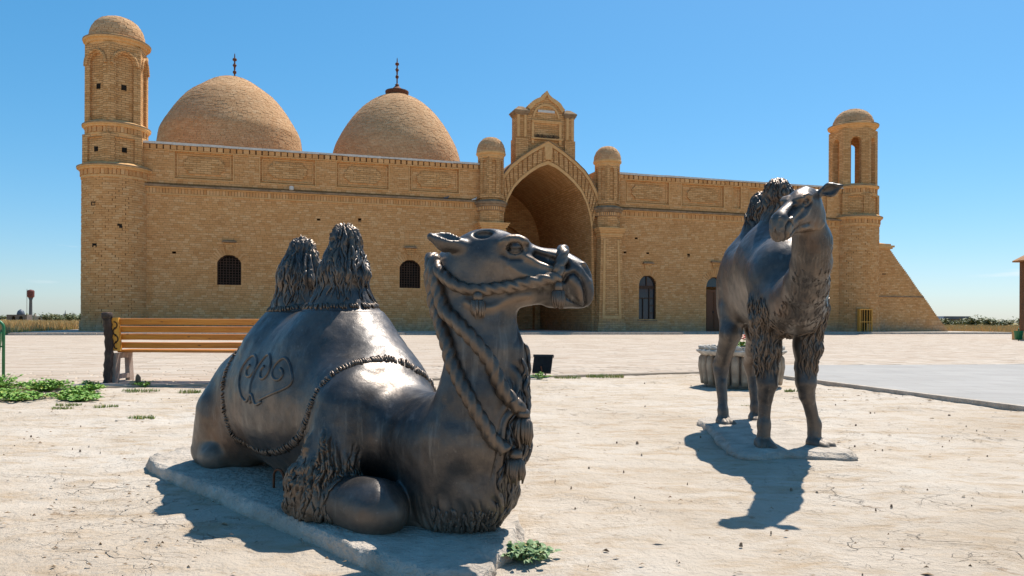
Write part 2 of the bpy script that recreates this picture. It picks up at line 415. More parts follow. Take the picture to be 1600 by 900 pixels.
def camel_head(vol, O, Rm, sc, ear_sides, brow=1.0):
    """side-view circles (u forward, w up, r) laid out round the skull centre, lateral offset l (to the camel's right)"""
    O = np.array(O, float); Rm = np.array(Rm)
    def P(u, w, l=0.): return O + Rm @ (np.array([u - 770, -l, 405 - w]) * PX * sc)
    r = lambda q: q * PX * sc
    E = lambda u, w, l, a, b, c, k=.02, sub=False, tilt=0.: vol.ell(P(u, w, l), (r(a), r(b), r(c)),
        Rm @ np.array([[math.cos(tilt), 0, -math.sin(tilt)], [0, 1, 0], [math.sin(tilt), 0, math.cos(tilt)]]), k * sc, sub)
    E(765, 404, 0, 62, 40, 43, .03)                       # cranium
    E(748, 436, 0, 50, 37, 46, .05)                       # cheek and jaw angle
    E(795, 412, 0, 52, 36, 36, .04, tilt=-.2)
    E(838, 417, 0, 48, 25, 28, .05, tilt=-.2)             # nasal bridge
    E(880, 425, 0, 40, 25, 28, .05, tilt=-.35)
    E(800, 446, 0, 58, 30, 36, .05, tilt=.1)              # lower jaw
    E(848, 451, 0, 46, 23, 24, .04)
    E(884, 452, 0, 30, 23, 26, .04)
    for s in (-1, 1):
        E(903, 446, 9 * s, 22, 17, 36, .02, tilt=.28)     # hanging upper lips
        E(893, 424, 12 * s, 20, 13, 16, .03, tilt=-.5)
    E(888, 470, 0, 26, 20, 11, .02)                       # lower lip
    E(862, 473, 0, 12, 10, 7, .015)
    for s in (-1, 1):
        vol.cone(P(842, 404, 24 * s), P(882, 417, 26 * s), r(8), r(6), .02 * sc, True)       # hollow along the nose
        E(800, 387, 30 * s, 26, 14, 12, .03)              # brow ridge
        E(808, 393, 36 * s, 14, 9, 10, .02, True)        # socket, then the eyeball
        E(808, 393, 31 * s, 10, 10, 8.5, .006)
        E(830, 436, 22 * s, 40, 12, 12, .03, tilt=-.15)   # cheek muscle
        vol.cone(P(912, 420, 19 * s), P(920, 436, 18 * s), r(5.5), r(4), .006 * sc, True)    # nostril
        vol.cone(P(887, 461, 26 * s), P(915, 482, 14 * s), r(2.6), r(2.2), .006 * sc, True)  # mouth line
        vol.cone(P(868, 456, 27 * s), P(888, 461, 27 * s), r(2.2), r(2.6), .006 * sc, True)
    vol.cone(P(921, 440, 0), P(924, 478, 0), r(2.5), r(3), .01 * sc, True)                    # split of the upper lip
    for s, (tu, tw, tl), fat, opening in ear_sides:
        a = np.array([728, 389, 31 * s], float); b = np.array([tu, tw, tl], float); m = (a + b) / 2
        A, B, M = P(*a), P(*b), P(*m)
        vol.cone(A, M, r(10), r(14 * fat), .02 * sc); vol.cone(M, B, r(14 * fat), r(5), .01 * sc)
        ax = (B - A) / np.linalg.norm(B - A)
        up = Rm @ np.array(opening, float); up -= ax * (up @ ax); up /= np.linalg.norm(up)
        vol.cone(A * .72 + B * .28 + up * r(9), M + up * r(11 * fat), r(8), r(11.5 * fat), .006 * sc, True); vol.cone(M + up * r(11 * fat), A * .1 + B * .9 + up * r(7), r(11.5 * fat), r(4), .006 * sc, True)
    return P

def seg_dist(u, w, pts):
    best = np.full(len(u), 1e9)
    for (a, b), (c, d) in zip(pts[:-1], pts[1:]):
        L = (c - a) ** 2 + (d - b) ** 2
        t = np.clip(((u - a) * (c - a) + (w - b) * (d - b)) / L, 0, 1)
        best = np.minimum(best, np.hypot(u - a - t * (c - a), w - b - t * (d - b)))
    return best

FACE = [  # (polyline on the side view, width, relief): creases are negative
    ([(881, 442), (886, 432), (896, 429), (907, 440), (913, 458), (914, 480)], 2.6, -4.5),
    ([(892, 440), (902, 450), (906, 466)], 6, 2.5),
    ([(915, 484), (900, 476), (880, 463), (866, 459)], 2.2, -4),
    ([(793, 394), (798, 386), (808, 383), (818, 386), (823, 395)], 2.6, 2.6),
    ([(795, 398), (803, 403), (813, 404), (821, 399)], 2.6, 2.2),
    ([(797, 394), (808, 396), (819, 395)], 1.8, -2.2),
    ([(788, 385), (798, 378), (812, 377), (826, 384)], 4, 3.5),
    ([(790, 404), (803, 410), (818, 409)], 3, -2.5),
    ([(822, 406), (845, 417), (868, 424), (882, 428)], 4.5, 3.5),
    ([(840, 401), (862, 409), (880, 416)], 5, -3),
    ([(800, 459), (835, 456), (862, 460)], 4, -2),
    ([(738, 474), (752, 484), (775, 481), (800, 470), (830, 466)], 6, 3.5),
    ([(846, 430), (850, 445), (846, 460)], 3, -1.2), ([(800, 420), (820, 432), (850, 438)], 5, 2),
    ([(911, 414), (919, 420), (923, 431)], 3, 2.2), ([(908, 421), (915, 432), (919, 441)], 3, 1.8),
]

def face_relief(V, O, Rm, sc):
    q = (V - np.array(O)) @ np.array(Rm) / (PX * sc)
    u, l, w = q[:, 0] + 770, -q[:, 1], 405 - q[:, 2]
    D = np.zeros(len(V)); on = (u > 690) & (u < 940) & (w > 350) & (w < 500) & (np.abs(l) > 4) & (np.abs(l) < 60)
    for pts, wd, amp in FACE:
        d = seg_dist(u[on], w[on], pts)
        D[on] += amp * np.exp(-(d / wd) ** 2) * sstep(4, 12, np.abs(l[on]))
    return D * PX * sc

def seated_camel():
    h = .0058
    v = Vol((-2.4, -.58, .0), (.95, .58, 1.36), h)
    # trunk
    v.ell((-1.08, 0, .43), (.84, .365, .335), k=.1)
    v.ell((-.95, 0, .22), (.75, .23, .19), k=.1)
    v.chain([(-1.56, 0, .50, .19), (-1.31, 0, .65, .19), (-.84, 0, .67, .21), (-.55, 0, .52, .20)], k=.22)
    v.cone((-1.31, 0, .74), (-1.30, 0, .92), .19, .118, .14); v.cone((-.83, 0, .74), (-.83, 0, .92), .20, .128, .14)
    for x, t in ((-1.295, 1.285), (-.825, 1.305)):
        v.cone((x, 0, .90), (x + .01, 0, 1.08), .118, .108, .03); v.cone((x + .01, 0, 1.08), (x + .014, 0, t - .07), .108, .064, .04)
    for s in (-1, 1):
        # hindquarters with the folded leg
        v.ell((-1.67, .17 * s, .33), (.28, .155, .32), k=.09)
        v.cone((-1.74, .23 * s, .34), (-1.84, .25 * s, .13), .15, .115, .06)
        v.cone((-1.84, .27 * s, .11), (-1.66, .30 * s, .10), .09, .08, .04)
        # shoulder, upper arm, folded foreleg
        if s < 0:
            v.ell((-.42, -.19, .43), (.20, .14, .23), k=.12)
            v.cone((-.36, -.23, .47), (-.35, -.31, .24), .13, .115, .06)
        else:      # the far shoulder lies further back
            v.ell((-.60, .17, .31), (.22, .12, .18), k=.08)
            v.cone((-.45, .24, .33), (-.32, .32, .2), .09, .1, .05)
        v.cone((-.34, .335 * s, .13), (-.05, .285 * s, .135), .10, .10, .03)
        v.ell((-.05, .285 * s, .13), (.16, .108, .103), k=.05)
        v.ell((-.37, .335 * s, .17), (.115, .115, .16), k=.04)
        v.cone((-.03, .285 * s, .05), (-.3, .3 * s, .05), .08, .08, .03)
    # breast and neck
    v.ell((-.15, 0, .08), (.36, .20, .10), k=.05)
    v.ell((.07, 0, .31), (.23, .175, .24), k=.07)
    v.cone((.12, 0, .36), (-.35, 0, .36), .18, .20, .10)
    v.chain([(.12, 0, .20, .17), (.20, 0, .42, .170), (.235, .0, .58, .140), (.245, .0, .74, .122), (.225, .0, .88, .125), (.20, .02, 1.0, .13)], k=.06)
    v.cone((.15, -.02, .94), (.13, -.01, 1.02), .10, .125, .06)
    v.chain([(.29, .06, .84, .040), (.315, .075, .74, .048), (.325, .07, .58, .058), (.31, .05, .40, .08), (.24, 0, .22, .12), (.16, 0, .13, .12)], k=.04)
    # head, turned to its left
    yaw = math.radians(46)
    R = np.array([[math.cos(yaw), -math.sin(yaw), 0], [math.sin(yaw), math.cos(yaw), 0], [0, 0, 1]])
    P = camel_head(v, (.285, .01, 1.085), R, 1.0, [(1, (684, 377, 38), 1.15, (.25, -.5, 1.0)), (-1, (700, 384, -46), 1.1, (.25, .5, 1.0))])
    v.ell(P(760, 372, 20), (.036, .03, .022), R, .012, True)
    v.below(.035)
    V, Q = v.mesh(); V = relax(V, Q, 2, .4); N = vnormals(V, Q)
    x, y, z = V.T
    D = np.zeros(len(V))
    # shaggy tips of the humps
    for hx, seed in ((-1.29, 1), (-.82, 7)):
        a = np.arctan2(y, x - hx); m = sstep(.89, .95, z) * (np.hypot(x - hx, y) < .24) * (.3 + .7 * sstep(-.2, .5, np.cos(a - .15) + 1.2 * (z - 1.15) / .15))
        D += m * (.040 * lock_relief(V, a * .12, z, seed, .046, .12) + .012 * lock_relief(V, a * .12, z, seed + 2, .021, .07))
    # beard down the front of the neck and the breast
    a = np.arctan2(y - .02, x - .17)
    a = a - (.30 + .55 * sstep(.3, .85, z))
    m = sstep(.75, .40, np.abs(a)) * sstep(.12, .2, x) * sstep(.86, .76, z)
    m = np.maximum(m, sstep(.22, .12, z) * sstep(.0, .1, x) * (np.abs(y) < .24) * .7)
    D += m * .030 * lock_relief(V, a * .17, z, 21, .042, .15)
    # tuft behind the folded forelegs
    m = sstep(-.20, -.27, x) * sstep(-.58, -.5, x) * sstep(.20, .26, np.abs(y)) * sstep(.37, .26, z + .09 * vnoise(np.stack([x * 30, y * 30, z * 0], 1), 3))
    ta = np.arctan2(np.abs(y) - .33, x + .37)
    D += m * (.050 * lock_relief(V, ta * .15, z, 33, .040, .085) + .020 * lock_relief(V, ta * .15, z, 35, .019, .05) + .012)
    F_ = face_relief(V, (.285, .01, 1.085), R, 1.0); rel = np.clip((D + F_ * 2.5) / .017, -1, 1); D += F_
    D += .0035 * vnoise(V * 14, 5) + .0014 * vnoise(V * 31, 6)
    V = V + N * D[:, None]
    return V, Q, P, rel

def standing_camel():
    h = .0070
    v = Vol((-1.7, -.75, .0), (1.45, .5, 1.95), h)
    v.ell((-.58, .03, 1.12), (.74, .222, .32), k=.1)
    v.ell((-.02, -.01, 1.10), (.25, .225, .29), k=.10)
    v.chain([(-1.22, .04, 1.20, .14), (-1.02, .05, 1.28, .15), (-.45, .02, 1.30, .17), (-.1, 0, 1.16, .2)], k=.2)
    for x, y0, y1, t in ((-1.02, .06, .13, 1.85), (-.46, .03, .065, 1.86)):
        v.cone((x, y0, 1.36), (x + .01, y0 + .02, 1.55), .17, .105, .12)
        v.cone((x + .01, y0 + .02, 1.53), (x + .015, y1, t - .085), .105, .08, .03)
        v.ell((x + .015, y1, t - .10), (.095, .09, .12), k=.03)
    # hind legs
    for s, fx, fy in ((-1, -1.11, -.14), (1, -1.36, .20)):
        v.ell((-1.12, .10 * s + .025, 1.03), (.24, .105, .30), k=.08)
        v.chain([(-1.06, .09 * s, .95, .11), (-1.0 + .3 * (fx + 1.11), .115 * s, .76, .082), (fx - .10, fy * .95, .50, .058), (fx - .085, fy, .44, .05), (fx - .01, fy, .13, .036), (fx + .0, fy, .09, .042)], k=.035)
        foot(v, (fx, fy, 0), -.15 * s)
    # forelegs
    for s, top, knee, fet, ang in ((-1, (-.02, -.155, .96), (.015, -.165, .44), (.02, -.185, .11), -.1), (1, (.0, .11, .96), (.03, .085, .45), (-.02, .165, .11), .55)):
        mid = [top[i] * .45 + knee[i] * .55 for i in range(3)]
        v.chain([(*top, .118), (mid[0], mid[1], mid[2], .080), (knee[0], knee[1], knee[2] + .07, .06), (knee[0] + .01, knee[1], knee[2], .060), (knee[0], knee[1] + .01 * s, knee[2] - .08, .044),
                 (fet[0], fet[1], fet[2] + .06, .038), (fet[0], fet[1], fet[2], .045)], k=.035)
        foot(v, (fet[0], fet[1], 0), ang)
    # neck and head
    v.chain([(-.05, -.01, 1.04, .21), (.14, -.04, .97, .19), (.36, -.085, .98, .138), (.58, -.125, 1.07, .112), (.76, -.165, 1.18, .097), (.86, -.20, 1.29, .090), (.92, -.24, 1.40, .084)], k=.07)
    f = np.array([.25, -.33, -.14]); f /= np.linalg.norm(f)
    l = np.cross([0, 0, 1], f); l /= np.linalg.norm(l); u = np.cross(f, l)
    R = np.stack([f, l, u], 1)
    P = camel_head(v, (1.0, -.305, 1.482), R, .755, [(-1, (704, 380, -88), 1.45, (1.0, -.1, -.1)), (1, (676, 392, 44), 1.1, (.4, 0, 1))])
    v.below(.02)
    V, Q = v.mesh(); V = relax(V, Q, 2, .4); N = vnormals(V, Q)
    x, y, z = V.T; D = np.zeros(len(V))
    for hx, hy, seed in ((-1.0, .12, 3), (-.445, .06, 9)):
        a = np.arctan2(y - hy, x - hx); m = sstep(1.55, 1.70, z) * (np.hypot(x - hx, y - hy) < .2)
        D += m * (.032 * lock_relief(V, a * .10, z, seed, .038, .11) + .010 * lock_relief(V, a * .10, z, seed + 2, .019, .07))
    m = sstep(-.16, -.08, x) * sstep(.2, .14, x) * sstep(1.10, .90, z) * sstep(.47, .56, z) * (np.abs(y) > .05)
    cy = np.where(y < 0, -.175, .11); a = np.arctan2(y - cy, x)
    D += m * (.030 * lock_relief(V, a * .085, z, 41, .033, .12) + .010 * lock_relief(V, a * .085, z, 44, .016, .07))
    m = sstep(.15, .5, N @ np.array([.72, .05, -.7])) * sstep(.05, .2, x) * sstep(1.36, 1.26, z) * sstep(.76, .84, z)
    D += m * .007 * lock_relief(V, y + .35 * x, x + z, 51, .018, .09)
    m = sstep(.88, .80, z) * sstep(.72, .78, z) * (np.abs(y) < .2) * sstep(-.1, .05, x)
    F_ = 1.45 * face_relief(V, (1.0, -.305, 1.482), R, .755); rel = np.clip((D + F_ * 2.5) / .013, -1, 1); D += F_
    D += .003 * vnoise(V * 14, 5) + .0015 * vnoise(V * 31, 6)
    V = V + N * D[:, None]
    return V, Q, P, rel

def foot(v, c, ang):
    f = np.array([math.cos(ang), math.sin(ang), 0]); l = np.array([-f[1], f[0], 0]); c = np.array(c, float)
    for s in (-1, 1):
        v.cone(c + l * .022 * s + [0, 0, .05], c + f * .105 + l * .034 * s + [0, 0, .035], .042, .030, .02)
        v.cone(c + f * .10 + l * .034 * s + [0, 0, .032], c + f * .14 + l * .036 * s + [0, 0, .024], .026, .012, .006)
# ================================================================== THE SETTING
FA = (-20.704, 44.059, 0.); FROT = R(17.045)          # left foot of the facade and its direction
fd = np.array([math.cos(FROT), math.sin(FROT)]); fin = np.array([-fd[1], fd[0]])
def fac2w(s, y): p = np.array(FA[:2]) + fd * s + fin * y; return (p[0], p[1])
def inside(P, x, y):
    """x, y arrays against polygon P"""
    x = np.asarray(x, float); y = np.asarray(y, float); r = np.zeros(x.shape, bool)
    for (a, b), (c, d) in zip(P, P[1:] + P[:1]):
        r ^= ((b > y) != (d > y)) & (x < (c - a) * (y - b) / ((d - b) or 1e-12) + a)
    return r
EDGE = R(21.4)                                         # direction of the plaza's near edge
PLAZA = [(-24.0, 2.0), (-5.34, 9.40), (3.25, 12.78), (6.0, 13.85), (42, 28), (40, 40), (27.5, 40.5), (45, 62), (30, 66), fac2w(0, 1), fac2w(-6, -2), fac2w(-6.5, -6.5), (-40, 37.0)]
PATH = [(3.62, 13.0), (4.10, 11.72), (5.03, 7.54), (5.75, 4.6), (18, 3.0), (26, 17.4), (10.3, 15.45), (5.4, 14.75), (3.7, 14.4)]

def graded(a, b, c, d, step, grow):
    """dense between b and c, growing outwards to a and d"""
    x = list(np.arange(b, c, step)); s = step
    while x[-1] < d: s *= grow; x.append(x[-1] + s)
    s = step; L = [b]
    while L[-1] > a: s *= grow; L.append(L[-1] - s)
    return np.array(L[:0:-1] + x)
GX = graded(-5000, -7.5, 6.5, 5000, .065, 1.18); GY = graded(-400, 1.6, 12.5, 7000, .055, 1.16)
XX, YY = np.meshgrid(GX, GY, indexing='ij'); gx, gy = XX.ravel(), YY.ravel()
P3 = np.stack([gx, gy, gx * 0], 1)
gz = .010 * vnoise(P3 * .9, 1) + .008 * vnoise(P3 * 2.7, 2) + .0045 * vnoise(P3 * 8, 3)
flake = vnoise(P3 * np.array([3.2, 5.0, 1]), 4) + .5 * vnoise(P3 * 9, 6)
gz += .006 * sstep(.25, .33, flake) - .006 * sstep(.55, .62, -flake)
near = sstep(16, 11, np.hypot(gx, gy - 4))
inpl = inside(PLAZA, gx, gy) | inside(PATH, gx, gy)
gz = gz * near - .012 - .06 * inpl
field = sstep(30, 38, gy + .0 * gx) * (~inpl)
gz += field * (.02 * vnoise(P3 * .12, 9))
nx, ny = len(GX), len(GY); I = np.arange(nx * ny).reshape(nx, ny)
GQ = np.stack([I[:-1, :-1], I[1:, :-1], I[1:, 1:], I[:-1, 1:]], -1).reshape(-1, 4)
me = arrays_mesh('ground', np.stack([gx, gy, gz], 1), GQ)
me.attributes.new('field', 'FLOAT', 'POINT').data.foreach_set('value', field.astype(np.float32))
m = Mat('pale_dry_clay', .96, 0, .1)
v = m.coord()
c = m.ramp(m.noise(.55, 6, .6, v), [(.3, (.435, .345, .255)), (.48, (.515, .43, .34)), (.7, (.57, .50, .42))])
str_ = m.coord('Object', (1, 2.2, 1))
c = m.mix(m.math('MULTIPLY', m.ramp(m.noise(2.4, 8, .72, str_, .4), [(.48, (0, 0, 0)), (.64, (1, 1, 1))]), .8), c, (.41, .30, .195))
c = m.mix(m.math('MULTIPLY', m.ramp(m.noise(6.5, 8, .75, str_, 1.2), [(.585, (0, 0, 0)), (.65, (1, 1, 1))]), .7), c, (.27, .18, .11))
wv = m.node('ShaderNodeVectorMath', {0: v, 1: m.node('ShaderNodeVectorMath', {0: m.node('ShaderNodeTexNoise', {'Vector': v, 'Scale': 2.5, 'Detail': 5.}).outputs['Color'], 'Scale': .9}, operation='SCALE').outputs[0]}, operation='ADD').outputs[0]
ck = m.node('ShaderNodeTexVoronoi', {'Vector': wv, 'Scale': 1.5}, feature='DISTANCE_TO_EDGE').outputs[0]
ck2 = m.node('ShaderNodeTexVoronoi', {'Vector': wv, 'Scale': 5.5}, feature='DISTANCE_TO_EDGE').outputs[0]
gate = m.ramp(m.noise(.8, 3, .5, v), [(.48, (0, 0, 0)), (.6, (1, 1, 1))])
crack = m.math('MULTIPLY', m.math('MAXIMUM', m.math('MULTIPLY', m.ramp(ck, [(.0, (1, 1, 1)), (.010, (0, 0, 0))]), gate), m.math('MULTIPLY', m.ramp(ck2, [(.0, (1, 1, 1)), (.016, (0, 0, 0))]), m.math('MULTIPLY', gate, .5))), m.ramp(m.noise(4.5, 4, .6, v), [(.42, (0, 0, 0)), (.6, (1, 1, 1))]))
c = m.mix(m.math('MULTIPLY', crack, .28), c, (.28, .195, .13))
grit = m.ramp(m.noise(55, 3, .6, v), [(.66, (0, 0, 0)), (.72, (1, 1, 1))])
c = m.mix(m.math('MULTIPLY', grit, .35), c, (.20, .15, .11))
fa = m.node('ShaderNodeAttribute', attribute_name='field').outputs['Fac']
c = m.mix(fa, c, m.ramp(m.noise(.25, 6, .65, v), [(.3, (.20, .17, .06)), (.5, (.33, .25, .11)), (.7, (.40, .31, .16))]))
m.i('Base Color', c)
h = m.math('SUBTRACT', m.math('ADD', m.math('MULTIPLY', m.noise(9, 8, .7, v), 1.0), m.math('MULTIPLY', m.noise(45, 4, .6, v), .25)), m.math('MULTIPLY', crack, .6))
m.bump(h, .95, .035)
tag(link('ground', me, m.m), kind='structure')

# ---- plaza of stone setts
m = Mat('stone_setts', .9, 0, .2)
r = m.node('ShaderNodeNewGeometry').outputs['Random Per Island']; ob = m.node('ShaderNodeObjectInfo').outputs['Random']
rr = m.math('FRACT', m.math('ADD', r, ob))
c = m.ramp(rr, [(0, (.425, .340, .262)), (.2, (.465, .385, .305)), (.45, (.435, .345, .265)), (.62, (.475, .395, .315)), (.8, (.445, .36, .28)), (.93, (.37, .285, .21))], 'CONSTANT')
stn = m.node('ShaderNodeMapping', {'Vector': m.node('ShaderNodeNewGeometry').outputs['Position'], 'Rotation': (0, 0, -EDGE), 'Scale': (.55, 2.2, 1)}).outputs[0]
c = m.mix(.85, c, m.ramp(m.noise(1.0, 7, .75, stn), [(.30, (.70, .62, .55)), (.42, (.93, .90, .87)), (.52, (1, 1, 1)), (.7, (1.05, 1.04, 1.03))]), 'MULTIPLY')
c = m.mix(.3, c, m.ramp(m.noise(6, 5, .65), [(.3, (.84, .81, .78)), (.7, (1.08, 1.08, 1.08))]), 'MULTIPLY')
m.i('Base Color', c); m.bump(m.noise(22, 5, .65), .2, .004); M_SETT = m.m
M_SAND = simple('joint_sand', (.36, .285, .21), (.50, .41, .315), 3, .95, 0, .1, .5, .01)
plaza = tag(MB().slab(PLAZA, -.06, .012).build('plaza', M_SAND), kind='structure')
eu = np.array([math.cos(EDGE), math.sin(EDGE)]); ew = np.array([-eu[1], eu[0]]); E0 = np.array([-5.34, 9.43])
blocks = []
row = 0; w = .02
while w < 46:
    dep = .195 if w < 14 else .26
    lo, hi = -24., 62.; u = lo + RNG.random() * .4
    while u < hi:
        L = RNG.uniform(.30, .58) * (1 if w < 14 else 1.3)
        p = E0 + eu * (u + L / 2) + ew * (w + dep / 2)
        blocks.append((p[0], p[1], L, dep)); u += L + (.009 if w < 2.2 else .005)
    w += dep + .009; row += 1
B = np.array(blocks)
ok = inside(PLAZA, B[:, 0], B[:, 1]) & ~inside(PATH, B[:, 0], B[:, 1]) & (np.abs(B[:, 0]) < .70 * B[:, 1] + 2.5)
q = B[:, :2] - np.array(FA[:2]); ys = q @ fin
ok &= ys < -3.2
B = B[ok]; B = B[np.argsort(np.hypot(B[:, 0], B[:, 1]))]
nb = len(B); dk = np.clip(10.0 / B[:, 1], 0, 1) ** 1.2; hz = NR.uniform(-.0036, .0036, nb) * dk * (NR.random(nb) ** 1.5); tilt = NR.normal(0, .002, (nb, 2)) * dk[:, None]
seen = np.nonzero(np.abs(B[:, 0]) < .665 * B[:, 1])[0][:300]; seen_set = np.zeros(nb, bool); seen_set[seen] = True
def sett_mesh(k):
    L, D = .46, .195; b = .012; mb = MB(); jl = [RNG.uniform(-.012, .012) for _ in range(8)]
    o = [(-L / 2, -D / 2), (L / 2, -D / 2), (L / 2, D / 2), (-L / 2, D / 2)]
    lo = mb.pts([(x + jl[i] * .5, y + jl[i + 4] * .4, -.04) for i, (x, y) in enumerate(o)])
    mi = mb.pts([(x + jl[i] * .5, y + jl[i + 4] * .4, .009) for i, (x, y) in enumerate(o)])
    hi = mb.pts([(x * (1 - 2 * b / L) + jl[i] * .5, y * (1 - 2 * b / D) + jl[i + 4] * .4, .02) for i, (x, y) in enumerate(o)])
    mb.f.append(hi)
    for A_, B_ in ((lo, mi), (mi, hi)):
        for i in range(4): mb.f.append([A_[i], A_[(i + 1) % 4], B_[(i + 1) % 4], B_[i]])
    me = mb.mesh('sett'); me.materials.append(M_SETT); return me
SM = [sett_mesh(k) for k in range(6)]
for i in seen:
    o = bpy.data.objects.new('paving_sett', SM[i % 6]); COL.objects.link(o); o.parent = plaza
    o.location = (B[i, 0], B[i, 1], hz[i]); o.rotation_euler = (tilt[i, 0], tilt[i, 1], EDGE); o.scale = (B[i, 2] / .46, 1, 1)
F = B[~seen_set]; hz2 = hz[~seen_set]; t2 = tilt[~seen_set]; n = len(F)
U = np.stack([eu[0] * F[:, 2] / 2, eu[1] * F[:, 2] / 2, t2[:, 0] * F[:, 2] / 2], 1)
H2 = np.stack([ew[0] * F[:, 3] / 2, ew[1] * F[:, 3] / 2, t2[:, 1] * F[:, 3] / 2], 1)
tag(link('paving_setts', boxes_mesh('setts', np.stack([F[:, 0], F[:, 1], hz2 - .005], 1), U, np.tile([0, 0, .025], (n, 1)), -H2), M_SETT, plaza), kind='stuff')
# ---- smooth grey concrete path with its edging
m = Mat('smooth_grey_paving', .85, 0, .25)
bt = m.node('ShaderNodeTexBrick', {'Vector': m.coord('UV'), 'Scale': 1., 'Mortar Size': .006, 'Brick Width': 1.0, 'Row Height': .5, 'Color1': (.315, .293, .268, 1), 'Color2': (.345, .322, .295, 1), 'Mortar': (.235, .215, .195, 1)})
m.i('Base Color', m.mix(.6, bt.outputs[0], m.ramp(m.noise(1.3, 6, .65), [(.3, (.84, .83, .82)), (.7, (1.08, 1.07, 1.05))]), 'MULTIPLY')); m.bump(m.noise(40, 4), .25, .005)
path = tag(MB().slab(PATH, -.06, .022).build('path', m.m), kind='structure')
mb = MB()
for a, b in zip(PATH[:3], PATH[1:4]): mb.bar((a[0], a[1], .0), (b[0], b[1], .0), .09, .075)
mb.build('kerb', M_CONC, path)

# ---- low stone platform round the foot of the mausoleum
plat = tag(MB().slab([fac2w(-5.6, -5.0), fac2w(17.5, -4.2), fac2w(17.5, -4.9), fac2w(31.5, -4.9), fac2w(31.5, -3.9), fac2w(60.5, -3.6), fac2w(60.5, 14), fac2w(-5.6, 14)], -.05, .15).build('platform', M_CONC), kind='structure')
mb = MB()
for a, b in ((-5.6, 17.4), (31.6, 44.0), (46, 60.4)):
    k = a
    while k < b - .6:
        L = RNG.uniform(1.1, 1.9); e = min(k + L, b); p, q = fac2w(k, -5.15 if a < 0 else -3.95), fac2w(e - .03, -5.15 if a < 0 else -3.95)
        mb.bar((p[0], p[1], .06), (q[0], q[1], .06 + RNG.uniform(-.02, .02)), .32, .13); k = e
tag(mb.build('edging_stones', M_CONC, plat), kind='stuff')
# ================================================================== THE MAUSOLEUM  (local x along the facade, y inwards, z up)
MAUS = empty('mausoleum', FA, FROT, 'long tan brick mausoleum with two domes, corner towers and a pointed portal arch', 'building')
CRS = .125
def arch_hole(s0, s1, z0, zs, zt):
    """opening with a curved head: jambs to zs, crown at zt; returns (span(z), head polyline)"""
    w = (s1 - s0) / 2; h = zt - zs; Rr = (w * w + h * h) / (2 * h); cz = zt - Rr; c = (s0 + s1) / 2
    def span(z):
        if z < z0 or z >= zt: return None
        if z <= zs: return (s0, s1)
        d = math.sqrt(max(Rr * Rr - (z - cz) ** 2, 0)); return (c - d, c + d)
    a0 = math.asin(min(1, w / Rr)) if h < w else math.pi / 2
    head = [(c + Rr * math.sin(t), cz + Rr * math.cos(t)) for t in np.linspace(-a0, a0, 17)]
    return dict(span=span, head=head, s0=s0, s1=s1, z0=z0, zs=zs, zt=zt, c=c, R=Rr, cz=cz, a0=a0)
def rect_hole(s0, s1, z0, z1): return dict(span=lambda z: (s0, s1) if z0 <= z < z1 else None)
def free(a, b, z, holes):
    L = [(a, b)]
    for h in holes:
        sp = h['span'](z)
        if not sp: continue
        N = []
        for p, q in L:
            if sp[1] <= p or sp[0] >= q: N.append((p, q)); continue
            if sp[0] > p: N.append((p, sp[0]))
            if sp[1] < q: N.append((sp[1], q))
        L = N
    return [(p, q) for p, q in L if q - p > .03]

class Brickwork:
    def __init__(s): s.C = []; s.U = []; s.D = []; s.H = []
    def flat(s, a, b, z0, z1, holes=(), y=0., proud=.012, length=.31, course=CRS, ax=(1, 0), clip=None):
        """courses on a flat face; ax is the direction of the face in plan"""
        n = int(round((z1 - z0) / course)); ch = (z1 - z0) / n; out = (ax[1], -ax[0])
        for i in range(n):
            zc = z0 + (i + .5) * ch; bb = clip(zc) if clip else b
            for p, q in free(a, bb, zc, holes):
                u = p; first = True
                while u < q - .02:
                    L = length * RNG.uniform(.86, 1.12)
                    if first: L *= .5 + .5 * ((i % 2) or RNG.random() * .3); first = False
                    e = min(u + L, q)
                    if q - e < .12: e = q
                    if e - u > .03:
                        pr = proud * RNG.uniform(.25, 1.25) + (.012 if RNG.random() < .02 else 0); cu = (u + e) / 2; hl = (e - u) / 2 - .006
                        dd = (pr + .02) / 2; off = y - pr + dd
                        s.C.append((cu * ax[0] - off * out[0], cu * ax[1] - off * out[1], zc + RNG.uniform(-.004, .004)))
                        s.U.append((ax[0] * hl, ax[1] * hl, RNG.uniform(-.003, .003))); s.D.append((out[0] * dd, out[1] * dd, 0)); s.H.append((0, 0, ch / 2 - .006))
                    u = e
    def ring(s, cx, cy, r, z, n, dr=0., hh=CRS / 2 - .006, proud=.015, a0=0., hole=None, arc=None):
        """one course of bricks round an axis; dr: radius lost over half a course (for domes)"""
        da = 2 * math.pi / n
        for k in range(n):
            a = a0 + k * da + RNG.uniform(-.06, .06) * da
            if hole and hole(a, z): continue
            ca, sa = math.cos(a), math.sin(a); pr = proud * RNG.uniform(.2, 1.3); rr = r + pr / 2 - .01; hl = r * math.tan(da / 2) - .006
            s.C.append((cx + rr * ca, cy + rr * sa, z)); s.U.append((-sa * hl, ca * hl, 0)); s.D.append((ca * (pr / 2 + .012), sa * (pr / 2 + .012), 0))
            s.H.append((-ca * dr, -sa * dr, hh))
    def build(s, name, parent, mat=None):
        return tag(link(name, boxes_mesh(name, s.C, s.U, s.D, s.H), mat or MB_BRICK, parent), kind='stuff')

